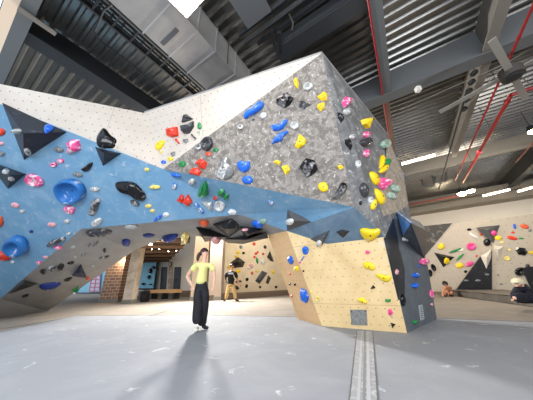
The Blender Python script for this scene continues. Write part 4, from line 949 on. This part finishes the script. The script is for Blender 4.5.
# bench, bag, long low wall
bp = atz(152, 297); bq = atz(178, 297); bd = (bq-bp).normalized(); bn = Vector((bd.y, -bd.x, 0)); bc = (bp+bq)/2; bl_ = (bq-bp).length
bc = bc*.86; bc.z = 0; bl_ *= .86
be = empty('bench', bc); tag(be, 'long light wood bench in front of the black doors', 'bench')
MB().box(bc+Vector((0, 0, .5)), (bl_, .6, .22), bd, bn).build('seat', mat('light_wood', (214, 168, 116), .5), be, origin=bc)
for s in (-.42, 0, .42): MB().box(bc+bd*bl_*s+Vector((0, 0, .2)), (.12, .5, .4), bd, bn).build('leg', M_dsteel, be, origin=bc)
bg = aty(145, 296, 14.0); bg.z = 0
mbag = empty('backpack', bg); tag(mbag, 'dark backpack on the floor left of the light wood bench', 'backpack')
for (nm, c, d) in (('body', (0, 0, .3), (.45, .3, .6)), ('pocket', (0, -.2, .2), (.32, .14, .3))):
    o = MB().box(bg+Vector(c), d).build(nm, mat('bag_black', (34, 32, 34), .7), mbag, origin=bg); b_ = o.modifiers.new('b', 'BEVEL'); b_.width = .07; b_.segments = 3
MB().path([bg+Vector((-.1, 0, .6)), bg+Vector((-.08, 0, .7)), bg+Vector((.08, 0, .7)), bg+Vector((.1, 0, .6))], .02).build('handle', mat('bag_black', (34, 32, 34), .7), mbag, origin=bg)
c0, c1 = AB(11.9, 13.2), AB(11.9, 22)
tag(MB().hexa([c0, c1, c1+UA*.5, c0+UA*.5]+[p+Vector((0, 0, .42)) for p in (c0, c1, c1+UA*.5, c0+UA*.5)]).build('crash_mat', mat('brown_mat_edge', (112, 94, 80), .7)), 'long brown low mat along the foot of the hall wall', 'crash mat')
# ---------------------------------------------------------------- people
def skin(name, joints, edges, m, parent=None, sub=2, root=0, origin=None):
    """joints: list of (Vector, rx[, ry]); one continuous surface"""
    o0 = Vector(origin) if origin is not None else Vector((0, 0, 0))
    me = bpy.data.meshes.new(name); me.from_pydata([Vector(j[0])-o0 for j in joints], edges, [])
    o = bpy.data.objects.new(name, me); COL.objects.link(o)
    md = o.modifiers.new('skin', 'SKIN'); md.use_smooth_shade = True; md.branch_smoothing = .6
    if not me.skin_vertices:
        bpy.context.view_layer.objects.active = o
    sv = me.skin_vertices[0].data if me.skin_vertices else None
    if sv is None:
        bm = bmesh.new(); bm.from_mesh(me); bm.verts.layers.skin.verify(); bm.to_mesh(me); bm.free(); sv = me.skin_vertices[0].data
    for i, j in enumerate(joints): sv[i].radius = (j[1], j[2] if len(j) > 2 else j[1]); sv[i].use_root = (i == root)
    s = o.modifiers.new('sub', 'SUBSURF'); s.levels = sub; s.render_levels = sub
    bpy.context.view_layer.update()
    ev = o.evaluated_get(bpy.context.evaluated_depsgraph_get()); nm = bpy.data.meshes.new_from_object(ev)
    bpy.data.objects.remove(o); o = bpy.data.objects.new(name, nm); COL.objects.link(o)
    nm.materials.clear(); nm.materials.append(m)
    for p in nm.polygons: p.use_smooth = True
    if parent is not None: o.parent = parent; o.location = o0-parent.location
    else: o.location = o0
    return o
def hand(J_, E_, wi, w_, d, side, k=1.0):
    """five fingers growing from wrist vertex wi; d down the hand, side toward the thumb"""
    d = d.normalized(); side = side.normalized(); nrm = d.cross(side)
    pi = len(J_); J_.append((w_+d*.05*k, .03*k, .016*k)); E_.append((wi, pi))
    pi2 = len(J_); J_.append((w_+d*.085*k, .034*k, .014*k)); E_.append((pi, pi2))
    for f_, ln in ((-.03, .055), (-.01, .068), (.011, .074), (.031, .066)):
        b = w_+d*.1*k+side*f_*k; a = len(J_); J_.append((b, .0095*k)); E_.append((pi2, a))
        J_.append((b+d*ln*.5*k+nrm*.008*k, .0088*k)); E_.append((a, a+1)); J_.append((b+d*ln*.95*k+nrm*.024*k, .0075*k)); E_.append((a+1, a+2))
    a = len(J_); J_.append((w_+d*.055*k+side*.036*k, .011*k)); E_.append((pi, a)); J_.append((w_+d*.095*k+side*.06*k, .0095*k)); E_.append((a, a+1))
M_skin = mat('skin', (226, 178, 154), .5); M_skin2 = mat('skin_tan', (196, 140, 108), .5)
M_hair = mat('dark_brown_hair', (52, 34, 28), .55); M_eye = mat('eye_dark', (24, 18, 16), .3); M_lip = mat('lips', (186, 92, 88), .5); M_eyew = mat('eye_white', (236, 232, 228), .3)
def head_bits(o, c, fwd, r=.1, m=M_skin, hair=M_hair, lips=True):
    """ears, eyes, nose, mouth on a head centred at c that looks along fwd"""
    f = fwd.normalized(); s = Vector((0, 0, 1)).cross(f).normalized(); u = f.cross(s)
    for k in (-1, 1):
        sphere('eye', c+f*r*.84+s*k*r*.34+u*.0*r, r*.13, M_eyew, o); sphere('pupil', c+f*r*.93+s*k*r*.34, r*.07, M_eye, o)
        sphere('eyebrow', c+f*r*.9+s*k*r*.34+u*r*.24, r*.15, hair, o, (1, 1, .3))
        sphere('ear', c+s*k*r*.8-u*r*.08, r*.2, m, o, (.6, 1, 1.4))
    sphere('nose', c+f*r*1.0-u*r*.22, r*.17, m, o, (.8, .9, 1.3)); sphere('mouth', c+f*r*.88-u*r*.58, r*.17, M_lip, o, (1.2, .8, .4))
def figure(label, body_m, J, E, origin, group=None):
    o = skin('person', J, E, body_m, None, 2, 0, origin); tag(o, label, 'person', group); return o
# walking woman (feet at about 5.05 m)
Y0 = 5.05
def W_(x, y, dy=0): return aty(x, y, Y0+dy)
foot = atz(198.5, 330)
wj = [(W_(201, 283), .115, .095), (W_(201.5, 276), .10, .08), (W_(203, 268), .125, .09), (W_(203.5, 263.6), .085, .06), (W_(204, 260.5), .046, .046), (W_(204.5, 257.2), .05, .055), (W_(205, 253.5), .074, .082), (W_(205, 251), .058, .062),
      (W_(195.6, 265, 0), .05), (W_(190.6, 270.5, .05), .042), (W_(187, 276.5, .1), .038), (W_(189.2, 281.6, 0), .033), (W_(191.4, 284.6, -.1), .026),
      (W_(211.4, 265.3, 0), .05), (W_(214, 272, 0), .04), (W_(214.6, 278, 0), .034), (W_(213.9, 283, -.04), .029), (W_(213.5, 286, -.06), .024),
      (W_(197.6, 287, 0), .085), (W_(198.6, 304, -.08), .06), (W_(196.2, 324.5, -.12), .038),
      (W_(205.4, 287, 0), .085), (W_(205, 304, .0), .06), (W_(202.2, 325, .08), .038)]
we = [(0, 1), (1, 2), (2, 3), (3, 4), (4, 5), (5, 6), (6, 7), (3, 8), (8, 9), (9, 10), (10, 11), (11, 12), (3, 13), (13, 14), (14, 15), (15, 16), (16, 17), (0, 18), (18, 19), (19, 20), (0, 21), (21, 22), (22, 23)]
hand(wj, we, 12, wj[12][0], Vector((.35, -.3, -1)), Vector((1, -.3, .2)), .8)
hand(wj, we, 17, wj[17][0], Vector((-.1, -.2, -1)), Vector((-1, -.2, 0)), .8)
wo = figure('walking woman in a pale yellow t-shirt and wide black trousers', M_skin, wj, we, (foot.x, foot.y, 0))
hc = W_(205, 252.9)
head_bits(wo, hc, Vector((.75, -.66, .02)), .09)
M_shirt = mat('pale_yellow_cotton', (226, 228, 150), .8, noise=((214, 214, 132), 9, .5, .65))
sj = [(W_(201, 285.5), .165, .14), (W_(201.4, 278), .145, .12), (W_(203, 268.5), .148, .11), (W_(203.5, 264.4), .115, .08), (W_(203.8, 262.4), .07, .062), (W_(196, 265), .072), (W_(191.6, 271, .04), .07), (W_(211.2, 265.3), .072), (W_(213.8, 271.5), .066)]
skin('t_shirt', sj, [(0, 1), (1, 2), (2, 3), (3, 4), (3, 5), (5, 6), (3, 7), (7, 8)], M_shirt, wo, 2, 0, wo.location)
M_trouser = mat('black_cotton', (22, 23, 30), .75, noise=((44, 46, 58), 5, .5, .7))
tj = [(W_(201.3, 279), .115, .1), (W_(201.4, 284.5), .14, .12), (W_(197.6, 290, 0), .112), (W_(198.2, 305, -.08), .106), (W_(196.8, 316, -.1), .105), (W_(197, 325, -.12), .1),
      (W_(205.2, 290, 0), .112), (W_(204.6, 305, .0), .1), (W_(203, 316, .04), .1), (W_(201.8, 326, .08), .095)]
skin('trousers', tj, [(0, 1), (1, 2), (2, 3), (3, 4), (4, 5), (1, 6), (6, 7), (7, 8), (8, 9)], M_trouser, wo, 2, 0, wo.location)
def dress(o, axis, zlo, zhi, rad, m):
    '''the cloth colour on the part of the body that the garment covers'''
    me = o.data; me.materials.append(m); k = len(me.materials)-1; w0 = o.location
    for p in me.polygons:
        c = p.center+w0
        if zlo < c.z < zhi and math.hypot(c.x-axis.x, c.y-axis.y) < rad: p.material_index = k
def shoe(parent, heel, d, k=1.0, m=None, L_=.25):
    d = Vector((d[0], d[1], 0)).normalized(); mm = m or mat('shoe_dark', (36, 38, 36), .6)
    heel = Vector((heel[0], heel[1], 0))
    j = [(heel+Vector((0, 0, .05*k)), .04*k), (heel+d*.09*k+Vector((0, 0, .048*k)), .042*k), (heel+d*.19*k+Vector((0, 0, .036*k)), .034*k)]
    o = skin('shoe', j, [(0, 1), (1, 2)], mm, parent, 2, 0, parent.location)
    MB().box(heel+d*.09*k+Vector((0, 0, .012)), (.27*k, .085*k, .024), d, Vector((-d.y, d.x, 0))).build('sole', mat('sole_white', (226, 226, 214), .6), o, origin=None) if False else None
    return o
fl = W_(196.4, 327.5, -.1); shoe(wo, (fl.x+.02, fl.y+.02), (.1, -1), 1.05, mat('shoe_white', (222, 224, 206), .6)); fr_ = W_(202.6, 328, .08); shoe(wo, (fr_.x, fr_.y), (.8, -.7))
dress(wo, W_(203, 270), W_(203, 283).z, W_(203, 263).z, .2, M_shirt); dress(wo, W_(202, 290), .12, W_(203, 281.8).z, .19, M_trouser)
# hair: cap and ponytail
sphere('hair', hc+Vector((-.028, .035, .026)), .096, M_hair, wo, (1.0, 1.0, 1.02))
skin('ponytail', [(hc+Vector((-.1, .06, .03)), .045), (hc+Vector((-.16, .06, -.03)), .05), (hc+Vector((-.175, .05, -.11)), .042), (hc+Vector((-.165, .05, -.18)), .02)], [(0, 1), (1, 2), (2, 3)], M_hair, wo, 2, 0, wo.location)
# man beyond
Y1 = atz(231, 301.5).y
def m_(x, y, dy=0): return aty(x, y, Y1+dy)
mj = [(m_(231, 283.5), .15, .12), (m_(231, 279), .15, .11), (m_(231, 274.5), .15, .1), (m_(231.6, 272.2), .09, .07), (m_(232, 270), .06), (m_(232.2, 268.5), .065), (m_(232.3, 266.5), .1, .105), (m_(232.2, 265.2), .08),
      (m_(227.4, 272.4), .07), (m_(225.4, 277), .05), (m_(226, 281.5, -.15), .04), (m_(228, 283, -.25), .035),
      (m_(235.2, 272.8), .07), (m_(237, 278), .05), (m_(238.4, 282, -.1), .042), (m_(239.6, 284, -.15), .035),
      (m_(229, 286), .11), (m_(227.2, 293, 0), .075), (m_(225.5, 300, .1), .05), (m_(233, 286), .11), (m_(234.8, 293), .075), (m_(235.6, 300, -.1), .05)]
me_ = [(0, 1), (1, 2), (2, 3), (3, 4), (4, 5), (5, 6), (6, 7), (3, 8), (8, 9), (9, 10), (10, 11), (3, 12), (12, 13), (13, 14), (14, 15), (0, 16), (16, 17), (17, 18), (0, 19), (19, 20), (20, 21)]
hand(mj, me_, 11, mj[11][0], Vector((.6, -.4, -.6)), Vector((.3, -.2, .8))); hand(mj, me_, 15, mj[15][0], Vector((.5, -.3, -.8)), Vector((-.6, -.6, 0)))
mp0 = atz(231, 301.5); mn = figure('distant man in a black t-shirt and khaki trousers beyond the arch', M_skin2, mj, me_, (mp0.x, mp0.y, 0))
hc = m_(232.3, 266.6); head_bits(mn, hc, Vector((.9, -.4, 0)), .11, M_skin2); sphere('hair', hc+Vector((-.03, .03, .05)), .115, M_hair, mn)
skin('t_shirt', [(m_(231, 284.8), .23, .19), (m_(231, 279), .23, .18), (m_(231, 274.6), .26, .19), (m_(231.4, 271.6), .17, .14), (m_(227.4, 272.8), .12), (m_(225.4, 277.6), .105), (m_(235.2, 273), .12), (m_(237, 278), .105)], [(0, 1), (1, 2), (2, 3), (3, 4), (4, 5), (3, 6), (6, 7)], mat('black_tee', (20, 20, 22), .8), mn, 2, 0, mn.location)
skin('trousers', [(m_(231, 283.8), .17, .15), (m_(229, 287), .13), (m_(227.3, 293, 0), .11), (m_(225.7, 299.5, .1), .095), (m_(233, 287), .13), (m_(234.8, 293), .11), (m_(235.6, 299.6, -.1), .095)], [(0, 1), (1, 2), (2, 3), (0, 4), (4, 5), (5, 6)], mat('khaki_cotton', (196, 164, 112), .8), mn, 2, 0, mn.location)
dress(mn, m_(231.3, 274), m_(231, 284).z, m_(231, 271.2).z, .34, mat('black_tee', (20, 20, 22), .8)); dress(mn, m_(231.3, 290), .15, m_(231, 284).z, .3, mat('khaki_cotton', (196, 164, 112), .8))
a_ = m_(225.3, 300, .1); shoe(mn, (a_.x, a_.y), (-.3, -1), 1.1); a_ = m_(235.6, 300, -.1); shoe(mn, (a_.x, a_.y), (.9, -.4), 1.1)
# crouching shirtless person by the annex
b0 = atz(446, 296.5); Y2 = b0.y
def c_(x, y, dy=0): return aty(x, y, Y2+dy)
cj = [(c_(448.5, 293, .1), .14, .12), (c_(448.4, 290.3, .05), .13, .1), (c_(447.8, 287.8), .16, .11), (c_(446.8, 286.4, -.05), .09, .07), (c_(446, 285.4, -.08), .055), (c_(445.4, 284, -.1), .09, .1), (c_(445.2, 283, -.1), .075),
      (c_(450.8, 287.8), .06), (c_(451.2, 291), .045), (c_(449, 293, -.2), .038), (c_(444.6, 287.4, -.1), .06), (c_(443.6, 290.4, -.2), .045), (c_(442.2, 293.2, -.3), .036),
      (c_(445.6, 291.6, -.25), .085), (c_(444.4, 295, -.15), .05), (c_(451.2, 292.4, -.2), .085), (c_(451, 295.4, -.1), .05)]
ce = [(0, 1), (1, 2), (2, 3), (3, 4), (4, 5), (5, 6), (3, 7), (7, 8), (8, 9), (3, 10), (10, 11), (11, 12), (0, 13), (13, 14), (0, 15), (15, 16)]
hand(cj, ce, 9, cj[9][0], Vector((-.6, -.4, -.4)), Vector((0, 0, 1))); hand(cj, ce, 12, cj[12][0], Vector((-.3, -.3, -.9)), Vector((1, 0, 0)))
cr_ = figure('shirtless dark-haired person crouching by the far mat', M_skin2, cj, ce, (b0.x, b0.y, 0))
hc = c_(445.3, 283.9, -.1); head_bits(cr_, hc, Vector((-.7, -.7, -.2)), .105, M_skin2); sphere('hair', hc+Vector((.02, .03, .025)), .115, mat('black_hair', (22, 18, 18), .6), cr_)
skin('shorts', [(c_(448.5, 293.2, .1), .17, .15), (c_(446, 292, -.2), .12), (c_(451, 292.8, -.15), .12)], [(0, 1), (0, 2)], mat('brown_shorts', (110, 66, 52), .8), cr_, 2, 0, cr_.location)
a_ = c_(444.4, 295, -.15); shoe(cr_, (a_.x, a_.y), (-.5, -1)); a_ = c_(451, 295.4, -.1); shoe(cr_, (a_.x, a_.y), (-.3, -1))
# seated person with a white cap on the mat, right edge
s0 = atz(523, 299.5, .25); Y3 = s0.y
def s_(x, y, dy=0): return aty(x, y, Y3+dy)
sj_ = [(s_(525, 296.8, .05), .15, .13), (s_(524, 292.6, .02), .15, .12), (s_(521.6, 289, -.03), .17, .12), (s_(519.8, 287, -.06), .09), (s_(518.8, 285.6, -.08), .055), (s_(518, 283.8, -.1), .09, .1), (s_(517.8, 282.4, -.1), .08),
       (s_(517.4, 289.4, -.15), .06), (s_(514.4, 293.6, -.25), .045), (s_(512, 296, -.3), .036), (s_(526, 289.6, 0), .06), (s_(528, 294, -.2), .045), (s_(524, 297.4, -.3), .036),
       (s_(519.5, 296.4, -.3), .085), (s_(514, 298.2, -.4), .06), (s_(530, 297.2, -.2), .085), (s_(535, 299.2, -.3), .06)]
se_ = [(0, 1), (1, 2), (2, 3), (3, 4), (4, 5), (5, 6), (3, 7), (7, 8), (8, 9), (3, 10), (10, 11), (11, 12), (0, 13), (13, 14), (0, 15), (15, 16)]
hand(sj_, se_, 9, sj_[9][0], Vector((-.5, -.3, -.8)), Vector((0, -1, .3)), .9); hand(sj_, se_, 12, sj_[12][0], Vector((-.7, -.4, -.4)), Vector((0, -.3, 1)), .9)
st = figure('person in a dark navy jacket and white cap sitting on the right mat', M_skin, sj_, se_, (s0.x, s0.y, .25))
hc = s_(518, 283.8, -.1); head_bits(st, hc, Vector((-.9, -.45, -.25)), .1); M_nv = mat('navy_cloth', (26, 28, 44), .8)
sphere('cap', hc+Vector((.02, .01, .05)), .122, mat('white_cap', (226, 214, 184), .7), st, (1.08, 1, .8)); MB().box(hc+Vector((-.12, -.06, .04)), (.14, .15, .015), Vector((.9, .45, 0)).normalized(), Vector((-.45, .9, 0)).normalized()).build('cap_brim', mat('white_cap', (226, 214, 184), .7), st, origin=st.location)
skin('jacket', [(s_(525.4, 297, .05), .2, .17), (s_(524, 292.6, .02), .2, .16), (s_(521.6, 289, -.03), .2, .15), (s_(519.8, 287.3, -.05), .11), (s_(517.4, 289.6, -.15), .085), (s_(514.8, 293.4, -.25), .075), (s_(512.6, 295.5, -.3), .06), (s_(526, 289.8, 0), .085), (s_(528, 294, -.2), .075), (s_(525, 297, -.28), .06)],
     [(0, 1), (1, 2), (2, 3), (3, 4), (4, 5), (5, 6), (3, 7), (7, 8), (8, 9)], M_nv, st, 2, 0, st.location)
skin('trousers', [(s_(525.4, 297.4, .05), .17, .15), (s_(519.5, 296.6, -.3), .12), (s_(514.4, 298, -.4), .1), (s_(530, 297.4, -.2), .12), (s_(535, 299, -.3), .1)], [(0, 1), (1, 2), (0, 3), (3, 4)], M_nv, st, 2, 0, st.location)
